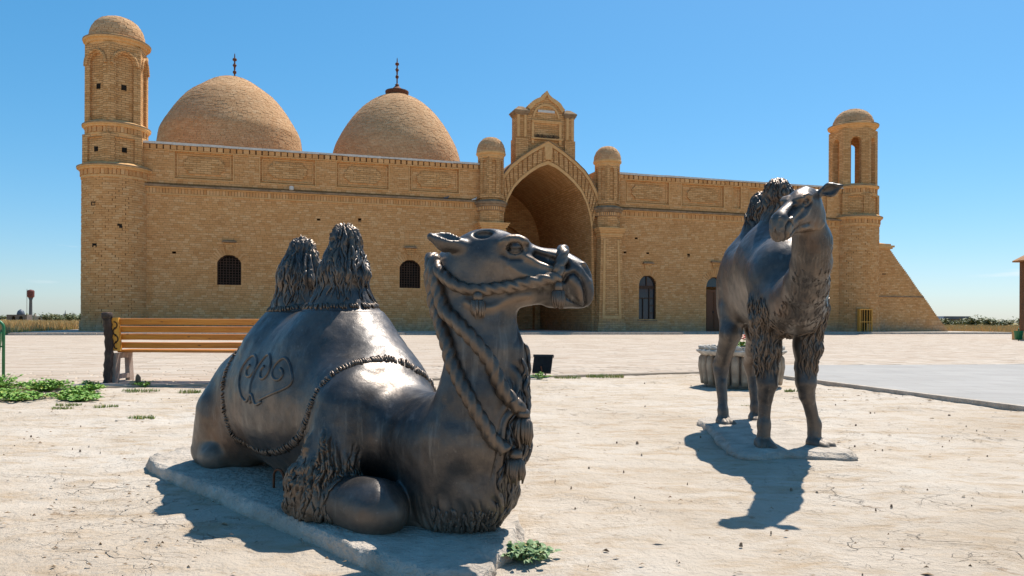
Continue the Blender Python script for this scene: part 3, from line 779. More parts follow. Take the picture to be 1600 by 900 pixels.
def backing(mb, a, b, z0, z1, holes, y, thick, clip=None):
    n = int(round((z1 - z0) / CRS)); ch = (z1 - z0) / n; run = []
    for i in range(n):
        zc = z0 + (i + .5) * ch
        run.append(tuple(free(a, clip(zc) if clip else b, zc, holes)))
    i = 0
    while i < n:
        j = i
        while j + 1 < n and run[j + 1] == run[i] and not clip: j += 1
        for p, q in run[i]: mb.box(p, q, y, y + thick, z0 + i * ch, z0 + (j + 1) * ch)
        i = j + 1

win1 = arch_hole(3.53, 4.87, 2.87, 4.20, 4.66); win2 = arch_hole(14.25, 15.58, 2.85, 4.20, 4.66)
win3 = arch_hole(30.82, 32.14, .94, 3.40, 4.05); door = arch_hole(36.09, 37.55, .15, 3.36, 4.06)
putlog = [rect_hole(s - .10, s + .10, z - .07, z + .07) for s, z in ((11.77, 7.02), (29.75, 5.62), (31.48, 5.56), (34.68, 5.52), (9.3, 6.9), (40.9, 5.5), (17.4, 6.1), (1.2, 4.7), (30.6, 6.6))]
LW = [win1, win2] + putlog; RW = [win3, door] + putlog
def panels(L): return [rect_hole(a, b, 8.95, 10.62) for a, b in L]
PL = [(1.15, 4.45), (5.85, 9.15), (10.30, 13.60), (14.80, 18.10)]; PR = [(29.75, 33.15), (34.05, 37.55), (38.15, 38.95), (39.55, 43.0), (43.6, 46.4)]
for (a, b, holes, pans) in ((-.45, 19.6, LW, PL), (28.9, 47.9, RW, PR)):
    mb = MB(); backing(mb, a, b, 0, 8.5, holes, .0, 1.1)
    backing(mb, a, b, 8.5, 10.95, panels(pans), .0, .14); mb.box(a, b, .14, 1.1, 8.5, 10.95)
    wall = mb.build('facade_wall', M_MORTAR, MAUS)
    bw = Brickwork(); bw.flat(a, b, .0, 8.02, holes); bw.flat(a, b, 8.70, 10.55, panels(pans), proud=.012)
    for p, q in pans: bw.flat(p, q, 8.95, 10.62, y=.14, proud=.010)
    bw.build('brickwork', wall)
    # frieze of upright bricks, cornice ledge, toothed course and coping
    fr = Brickwork(); u = a
    while u < b - .05:
        pr = .05 if int((u - a) / .17) % 2 else .02
        fr.C.append((u + .08, -pr / 2, 8.25)); fr.U.append((.074, 0, 0)); fr.D.append((0, -pr / 2 - .012, 0)); fr.H.append((0, 0, .14)); u += .17
    u = a
    while u < b - .2:
        pr = RNG.uniform(.09, .13); fr.C.append((u + .17, -pr / 2, 10.76)); fr.U.append((.145 + RNG.uniform(-.02, .01), 0, 0)); fr.D.append((0, -pr / 2, 0)); fr.H.append((0, 0, .12)); u += .36
    fr.build('dentil_course', wall)
    mb = MB(); mb.box(a, b, -.06, .02, 8.02, 8.10); mb.box(a, b, -.09, .02, 8.40, 8.47); mb.box(a, b, -.06, .02, 10.56, 10.63)
    mb.build('string_course', M_TRIM, wall)
    mb = MB(); k = a
    while k < b - .01:
        e = min(k + RNG.uniform(.8, 1.6), b); mb.box(k, e - .008, -.20 - RNG.uniform(0, .03), .05, 8.47, 8.575 + RNG.uniform(-.012, .02)); k = e
    mb.build('ledge', M_LEDGE, wall)
    mb = MB(); k = a
    while k < b - .01:
        e = min(k + RNG.uniform(1.2, 2.2), b); mb.box(k, e - .006, -.19 - RNG.uniform(0, .02), 1.2, 10.90 + RNG.uniform(-.012, .012), 11.02 + RNG.uniform(-.015, .015)); k = e
    mb.build('coping', M_COPING, wall)
    for p, q in pans:
        mb = MB(); t = .055
        for (x0, x1, z0, z1) in ((p, q, 8.95, 8.95 + t), (p, q, 10.62 - t, 10.62), (p, p + t, 8.95 + t, 10.62 - t), (q - t, q, 8.95 + t, 10.62 - t)): mb.box(x0, x1, -.035, .13, z0, z1)
        i = .17
        for (x0, x1, z0, z1) in ((p + i, q - i, 8.95 + i, 8.95 + i + .05), (p + i, q - i, 10.62 - i - .05, 10.62 - i), (p + i, p + i + .05, 8.95 + i + .05, 10.62 - i - .05), (q - i - .05, q - i, 8.95 + i + .05, 10.62 - i - .05)): mb.box(x0, x1, .09, .135, z0, z1)
        pan = mb.build('parapet_panel', M_TRIM, wall)
        if q - p > 2:
            x0, x1, z0, z1, k = p + .55, q - .55, 9.32, 10.28, .24
            oc = [(x0 + k, z0), (x1 - k, z0), (x1 - k, z0 + .1), (x1, z0 + k + .06), (x1, z1 - k - .06), (x1 - k, z1 - .1), (x1 - k, z1), (x0 + k, z1), (x0 + k, z1 - .1), (x0, z1 - k - .06), (x0, z0 + k + .06), (x0 + k, z0 + .1)]
            MB().prism(oc, .045, .139).build('raised_field', MB_MAS, pan)
# body of the building behind the facade
MB().box(-.5, 20.3, 1.1, 19, 0, 10.2).box(27.8, 48.5, 1.1, 19, 0, 10.2).box(20.3, 27.8, 11.2, 19, 0, 10.2).build('body', MB_MAS, MAUS)

# ---- openings
def ring_bricks(h, name, parent, n, l0=-.005, l1=.46):
    """bricks on edge round a curved head"""
    bw = Brickwork()
    for k in range(n):
        t = -h['a0'] + (k + .5) * 2 * h['a0'] / n; ca, sa = math.cos(t), math.sin(t); rr = h['R'] + (l0 + l1) / 2
        pr = .02 * RNG.uniform(.5, 1.6); tw = (h['R'] + l0) * h['a0'] / n - .006
        bw.C.append((h['c'] + rr * sa, -pr / 2 - .006, h['cz'] + rr * ca)); bw.U.append((tw * ca, 0, -tw * sa)); bw.D.append((0, -pr / 2 - .012, 0)); bw.H.append(((l1 - l0) / 2 * sa, 0, (l1 - l0) / 2 * ca))
    return bw.build(name, parent)
def hood(h, parent, z):
    c = h['c']; MB().hexa([(c - .16, -.06, z - .5), (c + .16, -.06, z - .5), (c + .16, .0, z - .5), (c - .16, .0, z - .5)], [(c - .30, -.09, z - .05), (c + .30, -.09, z - .05), (c + .30, 0, z - .05), (c - .30, 0, z - .05)]).build('keystone', MB_MAS, parent)
    MB().box(c - .40, c + .40, -.26, 0, z - .05, z + .03).box(c - .34, c + .34, -.18, 0, z + .03, z + .08).build('keystone_cap', M_LEDGE, parent)
def outline(h, i=0.): return [(h['s0'] + i, h['z0'] + i)] + [(h['c'] + (x - h['c']) * (1 - i / (h['s1'] - h['s0']) * 2), z - i) for x, z in h['head']] + [(h['s1'] - i, h['z0'] + i)]
def opening(h, name, frame_mat, fw, y):
    """arched frame set in the reveal"""
    e = MB(); A, B = outline(h, -.01), outline(h, fw); A = A + [A[0]]; B = B + [B[0]]
    e.strip(A, B, y); e.sheet(B, y, y + .1)
    o = e.build(name, frame_mat, MAUS)
    e = MB(); L_ = outline(h, .004); e.sheet(L_ + [L_[0]], -.006, y + .005); A = outline(h, -.10); A[0] = (A[0][0], h['z0']); A[-1] = (A[-1][0], h['z0']); e.strip(A, L_, -.004)
    e.build('reveal', MB_MAS, o); return o
for h in (win1, win2):
    w = opening(h, 'window', M_DARKWOOD, .06, .12); ring_bricks(h, 'arch_bricks', w, 15); hood(h, w, 5.42)
    g = MB()
    for k in range(1, 8):
        x = h['s0'] + k * (h['s1'] - h['s0']) / 8
        g.box(x - .022, x + .022, .15, .19, h['z0'], h['zt'] - .12 - .035 * abs(k - 4) ** 1.7)
    for k in range(1, 11):
        z = h['z0'] + k * .155; sp = h['span'](z)
        if sp: g.box(sp[0], sp[1], .195, .225, z - .02, z + .02)
    g.build('grille', M_DARKWOOD, w)
    MB().prism(outline(h, .01), .5, .52).build('pane', M_VOID, w)
w = opening(win3, 'window', M_DARKWOOD, .07, .14); ring_bricks(win3, 'arch_bricks', w, 19); hood(win3, w, 4.88)
MB().prism(outline(win3, .02), .24, .26).build('pane', M_GLASS, w)
g = MB(); c = win3['c']
g.box(30.82, 32.14, .17, .235, 3.12, 3.32); g.box(c - .03, c + .03, .17, .235, 3.32, 4.02)
for x in (31.22, 31.70): g.box(x - .03, x + .03, .17, .235, .98, 2.46)
g.box(31.70 - .03, 31.70 + .03, .17, .235, 2.46, 3.12)
for z in (2.42,): g.box(30.86, 32.1, .165, .238, z, z + .07)
for z in (1.42, 1.93): g.box(31.73, 32.1, .17, .235, z, z + .045)
g.build('glazing_bars', M_DARKWOOD, w)
MB().box(30.75, 32.21, -.05, .2, .86, .935).build('sill', M_LEDGE, w)
d = opening(door, 'door', M_REDWOOD, .08, .14); ring_bricks(door, 'arch_bricks', d, 19); hood(door, d, 5.10)
MB().prism([(x, z) for x, z in outline(door, .02) if z > 2.9] , .26, .28).build('fanlight', M_GLASS, d)
g = MB(); g.box(36.09, 37.55, .17, .25, 2.98, 3.12)
for x0, x1 in ((36.16, 36.80), (36.84, 37.48)):
    g.box(x0, x1, .22, .27, .15, 2.98)
    for z0, z1 in ((.3, .95), (1.05, 1.9), (2.0, 2.85)): g.box(x0 + .1, x1 - .1, .195, .225, z0, z1)
g.build('door_leaf', M_REDWOOD, d)
MB().box(36.74, 36.79, .15, .2, 1.45, 1.62).build('handle', M_BLACK, d)

# ---- pointed portal
IN_ = [(0, 11.2), (.6, 10.98), (1.25, 10.55), (1.85, 10.05), (2.35, 9.5), (2.75, 8.75), (3.0, 7.9), (3.12, 7.1)]
OUT = [(0, 12.74), (.42, 12.5), (1.1, 12.1), (1.95, 11.5), (2.6, 10.95), (3.05, 10.37), (3.42, 9.75), (3.75, 9.0)]
PC = 24.02
def resample(P, n):
    P = np.array(P, float); L = np.r_[0, np.cumsum(np.hypot(*np.diff(P, axis=0).T))]; t = np.linspace(0, L[-1], n)
    return np.stack([np.interp(t, L, P[:, 0]), np.interp(t, L, P[:, 1])], 1)
NI = 41; ia, oa = resample(IN_, NI), resample(OUT, NI)
def curve(f): 
    c = ia + (oa - ia) * f; L = [(PC - x, z) for x, z in c[::-1]] + [(PC + x, z) for x, z in c[1:]]; return L
portal = MB()
leg = lambda c, x: [(PC - x, 0)] + c + [(PC + x, 0)]
inner = leg(curve(0), 3.2)
portal.strip(curve(.16), curve(.84), -.20)
portal.sheet(curve(1.0), 2.6, -.28); portal.strip(curve(.95), curve(1.0), 2.6)
portal.strip(leg(curve(0), 3.2), leg(curve(.16), 3.5), -.245)
portal = portal.build('portal', MB_MAS, MAUS)
mb = MB(); mb.sheet(inner[::-1], -.245, 10.5); mb.build('vault', MB_MAS, portal)
rim = MB()
for f0, f1, y0 in ((0., .16, -.285), (.84, 1.0, -.33)):
    a, b = curve(f0), curve(f1); rim.strip(a, b, y0); rim.sheet(b, y0, -.19); rim.sheet(a[::-1], y0, -.19)
rim.build('arch_moulding', M_TRIM, portal)
# stone blocks of the arch, one by one
ch = resample(IN_, 200); 
for sd in (-1, 1):
    n = 13
    for k in range(n):
        t0, t1 = (k + .14 + (.25 if k == 0 else 0)) / n, (k + .86) / n
        q = []
        for t in (t0, t1):
            j = t * (NI - 1); a = int(j); b = min(a + 1, NI - 1); fr_ = j - a
            pi = ia[a] * (1 - fr_) + ia[b] * fr_; po = oa[a] * (1 - fr_) + oa[b] * fr_
            q.append([(PC + sd * (pi[0] + (po[0] - pi[0]) * g), pi[1] + (po[1] - pi[1]) * g) for g in (.19, .81)])
        MB().prism([q[0][0], q[0][1], q[1][1], q[1][0]], -.275 - RNG.uniform(0, .02), -.16).build('voussoir', MB_MAS, portal)
MB().prism([(PC - .2, 11.5), (PC - .27, 12.35), (PC, 12.5), (PC + .27, 12.35), (PC + .2, 11.5)], -.36, -.16).build('keystone', M_TRIM, portal)
mb = MB(); cc = curve(1.03); mb.sheet(cc, 2.7, -.38); mb.strip(curve(1.0), cc, -.38); mb.build('arch_coping', M_LEDGE, portal)
# solid flanks that carry the arch
mb = MB(); mb.prism([(19.5, 0), (20.80, 0), (20.80, 7.0)] + [p for p in curve(.5) if p[0] < 21.6 and p[1] < 10.4][:9] + [(20.55, 11.0), (19.5, 11.0)], .0, 2.6)
mb.prism([(28.9, 0), (27.24, 0), (27.24, 7.0)] + [p for p in curve(.5)[::-1] if p[0] > 26.45 and p[1] < 10.4][:9] + [(27.5, 11.0), (28.9, 11.0)], .0, 2.6)
mb.build('flank', MB_MAS, portal)
# back of the iwan: inner arch, doorway, side wall
bk = MB(); h = arch_hole(23.2, 24.85, 0, 2.2, 2.6); backing(bk, 20.4, 27.7, 0, 11.4, [h, rect_hole(21.3, 22.5, 0, 2.5)], 10.4, .5)
bk.build('back_wall', MB_MAS, portal)
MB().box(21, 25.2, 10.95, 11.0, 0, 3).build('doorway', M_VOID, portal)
ia2 = [(PC + .3 + x * .8, z * .78) for x, z in ([(-a, b) for a, b in ia[::-1]] + [(a, b) for a, b in ia[1:]])]
ib2 = [(PC + .3 + (x - PC - .3) * .9, z - .45) for x, z in ia2]
mb = MB(); mb.strip([(ia2[0][0], 0)] + ia2 + [(ia2[-1][0], 0)], [(ib2[0][0], 0)] + ib2 + [(ib2[-1][0], 0)], 9.8); mb.sheet([(ib2[0][0], 0)] + ib2 + [(ib2[-1][0], 0)], 9.8, 10.4); mb.sheet(([(ia2[0][0], 0)] + ia2 + [(ia2[-1][0], 0)])[::-1], 9.8, 10.4); mb.build('inner_arch', MB_MAS, portal)
MB().box(20.8, 27.2, -.2, 10.4, .0, .16).build('threshold', M_CONC, portal)

def ngon_faces(mb, cx, cy, r, z0, z1, n, rot, wfrac, depth, arch=True, sill=.3, top=.35):
    """raised frames with a sunk (arched) field on every side of a prism whose flats lie at apothem r"""
    side = 2 * r * math.tan(math.pi / n)
    for k in range(n):
        a = rot + 2 * math.pi * (k + .5) / n; o = np.array([math.cos(a), math.sin(a)]); t = np.array([-o[1], o[0]])
        w = side / 2 * 1.0; hw = side / 2 * wfrac; zs = z1 - top - (hw if arch else 0)
        if arch: inn = [(-hw, z0 + sill)] + [(-hw * math.cos(q), zs + hw * 1.1 * math.sin(q)) for q in np.linspace(0, math.pi, 11)] + [(hw, z0 + sill)]
        else: inn = [(-hw, z0 + sill), (-hw, z1 - top), (hw, z1 - top), (hw, z0 + sill)]
        m_ = len(inn); out = []
        for (x, z) in inn: out.append((-w if x < -hw * .55 else (w if x > hw * .55 else x / max(hw, 1e-6) * w), z0 if z < z0 + sill + .01 else (z1 if z > zs else z)))
        out = [(-w, z0)] + [(-w + 2 * w * i / (m_ - 3), z1) if 0 < i < m_ - 3 else ((-w, z1) if i == 0 else (w, z1)) for i in range(m_ - 2)] + [(w, z0)]
        def P(x, z, d): return (cx + o[0] * (r + d) + t[0] * x, cy + o[1] * (r + d) + t[1] * x, z)
        A = mb.pts([P(x, z, depth) for x, z in inn]); Bq = mb.pts([P(x * (r + depth) / r, z, depth) for x, z in out]); Cc = mb.pts([P(x, z, -.01) for x, z in inn])
        for i in range(m_):
            j = (i + 1) % m_; mb.f.append([Bq[i], A[i], A[j], Bq[j]]); mb.f.append([A[i], Cc[i], Cc[j], A[j]])

def turret(cx, cy, parent):
    """octagonal turret beside the portal: flaring pilaster, moulded capital, fluted drum, small dome"""
    t = MB()
    t.hexa([(cx - 1.06, cy - .95, 0), (cx + 1.06, cy - .95, 0), (cx + 1.06, cy + .8, 0), (cx - 1.06, cy + .8, 0)], [(cx - .98, cy - .88, .75), (cx + .98, cy - .88, .75), (cx + .98, cy + .8, .75), (cx - .98, cy + .8, .75)])
    t.hexa([(cx - .93, cy - .85, .75), (cx + .93, cy - .85, .75), (cx + .93, cy + .8, .75), (cx - .93, cy + .8, .75)], [(cx - .74, cy - .70, 6.5), (cx + .74, cy - .70, 6.5), (cx + .74, cy + .8, 6.5), (cx - .74, cy + .8, 6.5)])
    t = t.build('turret', MB_MAS, parent)
    mb = MB()
    for s in (-1, 1): mb.hexa([(cx + s * .60 - .09, cy - .90, 1.0), (cx + s * .60 + .09, cy - .90, 1.0), (cx + s * .60 + .09, cy - .8, 1.0), (cx + s * .60 - .09, cy - .8, 1.0)], [(cx + s * .50 - .07, cy - .745, 6.3), (cx + s * .50 + .07, cy - .745, 6.3), (cx + s * .50 + .07, cy - .6, 6.3), (cx + s * .50 - .07, cy - .6, 6.3)])
    mb.hexa([(cx - .69, cy - .89, 1.0), (cx + .69, cy - .89, 1.0), (cx + .69, cy - .78, 1.0), (cx - .69, cy - .78, 1.0)], [(cx - .67, cy - .875, 1.22), (cx + .67, cy - .875, 1.22), (cx + .67, cy - .76, 1.22), (cx - .67, cy - .76, 1.22)])
    mb.build('pilaster_strip', M_TRIM, t)
    mb = MB(); z = 6.5
    for k, (w, hh) in enumerate(((.78, .10), (.84, .11), (.80, .10), (.90, .12), (.97, .12), (1.03, .07))): mb.box(cx - w, cx + w, cy - w + .05, cy + .7, z, z + hh - .004); z += hh
    mb.build('capital', M_TRIM, t)
    a8 = math.pi / 8; q = 1 / math.cos(a8)
    MB().lathe(cx, cy, [(.80 * q, 7.12), (.80 * q, 7.95)], 8, a8).build('drum', MB_MAS, t)
    mb = MB()
    for k in range(40):
        a = 2 * math.pi * k / 40; o = Vector((math.cos(a), math.sin(a), 0)); p = Vector((cx, cy, 8.05)) + o * .90; mb.bar(p - o * .08, p + o * (.04 if k % 2 else .0), .085, .2)
    mb.build('dentil_course', MB_BRICK, t)
    MB().lathe(cx, cy, [(.86, 7.9), (.90, 7.96), (.90, 8.15), (.98, 8.18), (1.0, 8.30), (1.08, 8.33), (1.08, 8.46), (.85, 8.60)], 24).build('cornice', M_LEDGE, t)
    mb = MB(); mb.lathe(cx, cy, [(.70 * q, 8.55), (.70 * q, 11.4)], 8, a8); ngon_faces(mb, cx, cy, .70, 8.72, 11.35, 8, a8, .52, .085, True, .28, .2); mb.build('lantern', MB_MAS, t)
    MB().lathe(cx, cy, [(.80, 11.3), (.86, 11.38), (.86, 11.5), (.95, 11.56), (.97, 11.66), (.92, 11.74)], 24).build('lantern_cornice', M_TRIM, t)
    prof = [(.90 * math.cos(x) ** .85, 11.70 + 1.0 * math.sin(x)) for x in np.linspace(0, 1.5, 9)]
    dome(cx, cy, prof, 'cupola', t, .11, .22)
    return t

def dome(cx, cy, prof, name, parent, course=.13, length=.36, seg=48):
    P = resample([q[:2] for q in catmull([(a_, b_, 0) for a_, b_ in prof], 8)], 90)
    d = MB().lathe(cx, cy, [(max(r - .012, .01), z) for r, z in P], seg).build(name, M_MORTAR, parent, True)
    L = np.r_[0, np.cumsum(np.hypot(*np.diff(P, axis=0).T))]; n = max(int(L[-1] / course), 3); bw = Brickwork()
    for i in range(n):
        t = (i + .5) / n * L[-1]; r = np.interp(t, L, P[:, 0]); z = np.interp(t, L, P[:, 1]); e = .5 / n * L[-1]
        r1, z1 = np.interp(t + e, L, P[:, 0]), np.interp(t + e, L, P[:, 1]); r0, z0 = np.interp(t - e, L, P[:, 0]), np.interp(t - e, L, P[:, 1])
        nb_ = max(int(2 * math.pi * r / length), 5); nrm = np.array([z1 - z0, -(r1 - r0)]); nrm = nrm / (np.hypot(*nrm) or 1)
        a0 = RNG.random() * 6
        for k in range(nb_):
            a = a0 + 2 * math.pi * k / nb_; ca, sa = math.cos(a), math.sin(a); pr = RNG.uniform(.004, .026); hl = max(r * math.tan(math.pi / nb_) - .006, .02)
            bw.C.append((cx + ca * (r + nrm[0] * pr / 2), cy + sa * (r + nrm[0] * pr / 2), z + nrm[1] * pr / 2)); bw.U.append((-sa * hl, ca * hl, 0))
            dd = pr / 2 + .015; bw.D.append((ca * nrm[0] * dd, sa * nrm[0] * dd, nrm[1] * dd)); q = e - .005
            tx, tz = (r1 - r0), (z1 - z0); tl = math.hypot(tx, tz) or 1; bw.H.append((ca * tx / tl * q, sa * tx / tl * q, tz / tl * q))
    bw.build('brickwork', d, MB_OLD); return d
turret(20.14, -.10, MAUS); turret(28.36, -.10, MAUS)

# ---- crest over the portal
cr = MB()
og = [(22.62, 12.0), (22.62, 15.0), (22.80, 15.12), (23.05, 15.42), (23.30, 15.58), (23.62, 15.72), (23.86, 15.92), (24.03, 16.18), (24.18, 15.92), (24.42, 15.72), (24.75, 15.56), (25.0, 15.38), (25.2, 15.1), (25.32, 15.0), (25.32, 12.0)]
cr.prism(og[::-1], .08, 1.0); cr = cr.build('crest', MB_MAS, MAUS)
mb = MB(); c2 = [(24.0 + (x - 24.0) * .84, 12.0 + (z - 12) * .93) for x, z in og]; mb.strip(og[1:-1], c2[1:-1], -.02); mb.sheet(c2[1:-1][::-1], -.02, .09); mb.sheet(og[1:-1], 1.06, -.02); mb.build('ogee_moulding', M_TRIM, cr)
mb = MB(); ar = [(23.99 - .82 * math.cos(t), 14.35 + .78 * math.sin(t)) for t in np.linspace(0, math.pi, 17)]; br = [(23.99 - .94 * math.cos(t), 14.35 + .92 * math.sin(t)) for t in np.linspace(0, math.pi, 17)]
mb.strip(br, ar, .0); mb.sheet(br[::-1], .0, .09); mb.sheet(ar, .0, .09); mb.build('round_moulding', M_TRIM, cr)
MB().box(23.40, 24.58, .02, .09, 14.70, 14.86).build('plaque', M_COPING, cr)
mb = MB(); mb.box(22.95, 25.05, -.05, .09, 14.08, 14.16); mb.box(23.0, 25.0, -.02, .09, 13.98, 14.08); mb.box(22.95, 23.12, -.03, .09, 12.6, 13.98); mb.box(24.88, 25.05, -.03, .09, 12.6, 13.98); mb.box(22.9, 25.1, -.12, .09, 12.88, 12.97); mb.build('panel_moulding', M_TRIM, cr)
for x0, x1 in ((21.88, 22.62), (25.32, 25.94)):
    mb = MB(); mb.box(x0, x1, -.05, .95, 10.6, 14.5); mb.box(x0 - .06, x1 + .06, -.12, 1.0, 10.6, 12.9)
    pr_ = mb.build('pier', MB_MAS, cr); xm = (x0 + x1) / 2
    mb = MB()
    for x in (x0 + .14, x1 - .14): mb.lathe(x, -.06, [(.10, 12.95), (.10, 14.4)], 10)
    mb.build('shaft', M_TRIM, pr_)
    mb = MB(); mb.box(x0 - .05, x1 + .05, -.12, 1.0, 14.4, 14.5); mb.box(x0 - .11, x1 + .11, -.18, 1.05, 14.5, 14.6); mb.box(x0 - .17, x1 + .15, -.22, 1.1, 14.6, 14.70)
    mb.hexa([(x0 - .17, -.22, 14.7), (x1 + .15, -.22, 14.7), (x1 + .15, 1.1, 14.7), (x0 - .17, 1.1, 14.7)], [(xm - .16, .2, 15.02), (xm + .16, .2, 15.02), (xm + .16, .7, 15.02), (xm - .16, .7, 15.02)])
    mb.build('pier_cap', M_LEDGE, pr_)

# ---- corner towers
def tower(cx, cy, Rr, zc, open_top, rot):
    z1, z2, z3, zt = zc; NS = 6
    a8 = math.pi / NS; q = 1 / math.cos(a8)
    T = MB().lathe(cx, cy, [(Rr + .10, 0), (Rr + .08, .55), (Rr - .02, .75), (Rr - .02, z1)], 40).build('tower', M_MORTAR, MAUS)
    bw = Brickwork(); n = int(z1 / CRS)
    ph = [] if open_top else [(a, z) for a, z in ((-2.05, 4.9), (-2.10, 7.2), (-1.3, 6.0))]
    gr = (lambda a, z: False)
    for i in range(n):
        z = (i + .5) * CRS; r = Rr + (.11 - .03 * z / .7 if z < .7 else 0)
        bw.ring(cx, cy, r, z, int(2 * math.pi * r / .33), proud=.014, a0=(i % 2) * .1)
    bw.build('brickwork', T)
    for a, z in ph:
        o = Vector((math.cos(a), math.sin(a), 0)); p = Vector((cx, cy, z)); MB().bar(p + o * (Rr - .1), p + o * (Rr + .018), .26, .22).build('putlog_hole', M_VOID, T)
    def cornice(z, r, big):
        mb = MB()
        for k in range(56):
            a = 2 * math.pi * k / 56; o = Vector((math.cos(a), math.sin(a), 0)); p = Vector((cx, cy, z - .30)); mb.bar(p + o * (r - .1), p + o * (r + (.10 if k % 2 else .05)), r * .098, .30)
        tag(mb.build('dentil_course', MB_BRICK, T), kind='stuff')
        MB().lathe(cx, cy, [(r - .05, z - .62), (r + .06, z - .60), (r + .06, z - .47), (r - .02, z - .46), (r, z - .16), (r + .15, z - .14), (r + .17, z - .05), (r + .27 * big, z - .03), (r + .27 * big, z + .07), (r + .02, z + .22)], 40).build('cornice', M_TRIM, T)
        MB().lathe(cx, cy, [(r + .28 * big, z + .03), (r + .285 * big, z + .085), (r - .2, z + .235)], 40).build('ledge', M_LEDGE, T)
    cornice(z1, Rr, 1.); ra = Rr * .87
    mb = MB(); mb.lathe(cx, cy, [(ra * q - .10, z1), (ra * q - .10, z2)], NS, rot); ngon_faces(mb, cx, cy, ra - .09, z1 + .12, z2 - .55, NS, rot, .62, .11, False, .22, .18)
    D = mb.build('drum', MB_MAS, T)
    if not open_top:
        for k in range(NS):
            a = rot + 2 * math.pi * (k + .5) / NS; o = Vector((math.cos(a), math.sin(a), 0)); p = Vector((cx, cy, (z1 + z2) / 2 - .2)); MB().bar(p + o * (ra - .25), p + o * (ra - .07), .26, .28).build('square_hole', M_VOID, D)
    cornice(z2, ra, .9); rb = Rr * .82; zl = z3 - .35
    if not open_top:
        mb = MB(); mb.lathe(cx, cy, [(rb * q - .16, z2), (rb * q - .16, zl)], NS, rot); ngon_faces(mb, cx, cy, rb - .15, z2 + .15, zl, NS, rot, .62, .16, True, .08, .55)
        Ln = mb.build('lantern', MB_MAS, T)
        mb = MB(); side = 2 * rb * math.tan(math.pi / NS)
        for k in range(NS):
            a = rot + 2 * math.pi * (k + .5) / NS; o = Vector((math.cos(a), math.sin(a), 0)); t = Vector((-o.y, o.x, 0)); hw = side / 2 * .80; zs = zl - .62 - hw * .75
            P = [Vector((cx, cy, 0)) + o * (rb + .05) + t * (-hw * math.cos(x)) + Vector((0, 0, zs + hw * 1.15 * math.sin(x))) for x in np.linspace(0, math.pi, 13)]
            mb.tube(P, .085, 6)
            p = Vector((cx, cy, (z2 + zl) / 2 - .1)); MB().bar(p + o * (rb - .35), p + o * (rb - .13), .28, .30).build('square_hole', M_VOID, Ln)
        mb.build('interlaced_arches', MB_MAS, Ln)
    else:
        # open lantern: eight piers joined by arches, sky shows through
        mb = MB(); ri = rb - .42; side = 2 * rb * math.tan(math.pi / NS); z0 = z2 + .1
        for k in range(NS):
            a = rot + 2 * math.pi * k / NS
            def pt(r, da): return (cx + r * math.cos(a + da), cy + r * math.sin(a + da))
            da = math.pi / NS * .52; P = [pt(ri / math.cos(a8 - da), -da), pt(rb / math.cos(a8 - da), -da), pt(rb * q, 0), pt(rb / math.cos(a8 - da), da), pt(ri / math.cos(a8 - da), da)]
            mb.slab(P, z0, zl - 1.0)
        for k in range(NS):
            a = rot + 2 * math.pi * (k + .5) / NS; o = np.array([math.cos(a), math.sin(a)]); t = np.array([-o[1], o[0]]); hw = rb * math.tan(a8 * .48); zs = zl - 1.0
            inn = [(-hw * math.cos(x), zs + hw * 1.05 * math.sin(x)) for x in np.linspace(0, math.pi, 11)]; out = [(-side / 2 + side * i / 10, zl) for i in range(11)]
            inn[0] = (-side / 2, zs); inn[-1] = (side / 2, zs); inn.insert(1, (-hw, zs)); inn.insert(-1, (hw, zs)); out.insert(1, out[0]); out.insert(-1, out[-1])
            for r_, rev in ((rb, False), (ri, True)):
                i = mb.pts([(cx + o[0] * r_ + t[0] * x * r_ / rb, cy + o[1] * r_ + t[1] * x * r_ / rb, z) for x, z in inn]); j = mb.pts([(cx + o[0] * r_ + t[0] * x * r_ / rb, cy + o[1] * r_ + t[1] * x * r_ / rb, z) for x, z in out])
                for e in range(len(inn) - 1): mb.f.append([i[e], i[e + 1], j[e + 1], j[e]][::-1 if rev else 1])
                if rev:
                    for e in range(len(inn) - 1): mb.f.append([prev[e], i[e], i[e + 1], prev[e + 1]])
                prev = i
        mb.build('lantern', MB_MAS, T)
        MB().lathe(cx, cy, [(rb - .2, z2 - .1), (rb - .2, z2 + .2)], 24).build('lantern_floor', M_MORTAR, T)
        MB().lathe(cx, cy, [(rb - .1, zl - .02), (rb - .1, zl + .1)], 24).build('lantern_ceiling', M_MORTAR, T)
    MB().lathe(cx, cy, [(rb - .1, zl - .05), (rb + .04, zl), (rb + .04, zl + .12), (rb + .14, zl + .15), (rb + .16, zl + .27), (rb + .30, zl + .31), (rb + .32, zl + .42), (rb + .12, zl + .52)], 40).build('crown_cornice', M_TRIM, T)
    MB().lathe(cx, cy, [(rb + .325, zl + .38), (rb + .33, zl + .44), (rb - .1, zl + .56)], 40).build('ledge', M_LEDGE, T)
    zb = zl + .48; rd = rb * (1.0 if not open_top else .96); hd = zt - zb
    dome(cx, cy, [(rd * math.cos(x) ** (.72 if not open_top else .9), zb + hd * math.sin(x)) for x in np.linspace(0, 1.54, 16)], 'cupola', T, .13, .34)
    return T
tower(-1.92, .6, 1.76, (9.30, 11.68, 16.50, 18.04), False, R(25))
TR = tower(49.20, .6, 1.84, (8.72, 11.05, 15.75, 17.16), True, R(27))
gx0, gx1, gz0, gz1 = 48.12, 49.28, .05, 1.85
g = MB()
for (x0, x1, z0, z1) in ((gx0, gx1, gz1 - .09, gz1), (gx0, gx0 + .09, gz0, gz1 - .09), (gx1 - .09, gx1, gz0, gz1 - .09)): g.box(x0, x1, -1.42, -1.18, z0, z1)
for k in range(1, 5): x = gx0 + k * (gx1 - gx0) / 5; g.box(x - .022, x + .022, -1.40, -1.33, gz0, gz1 - .09)
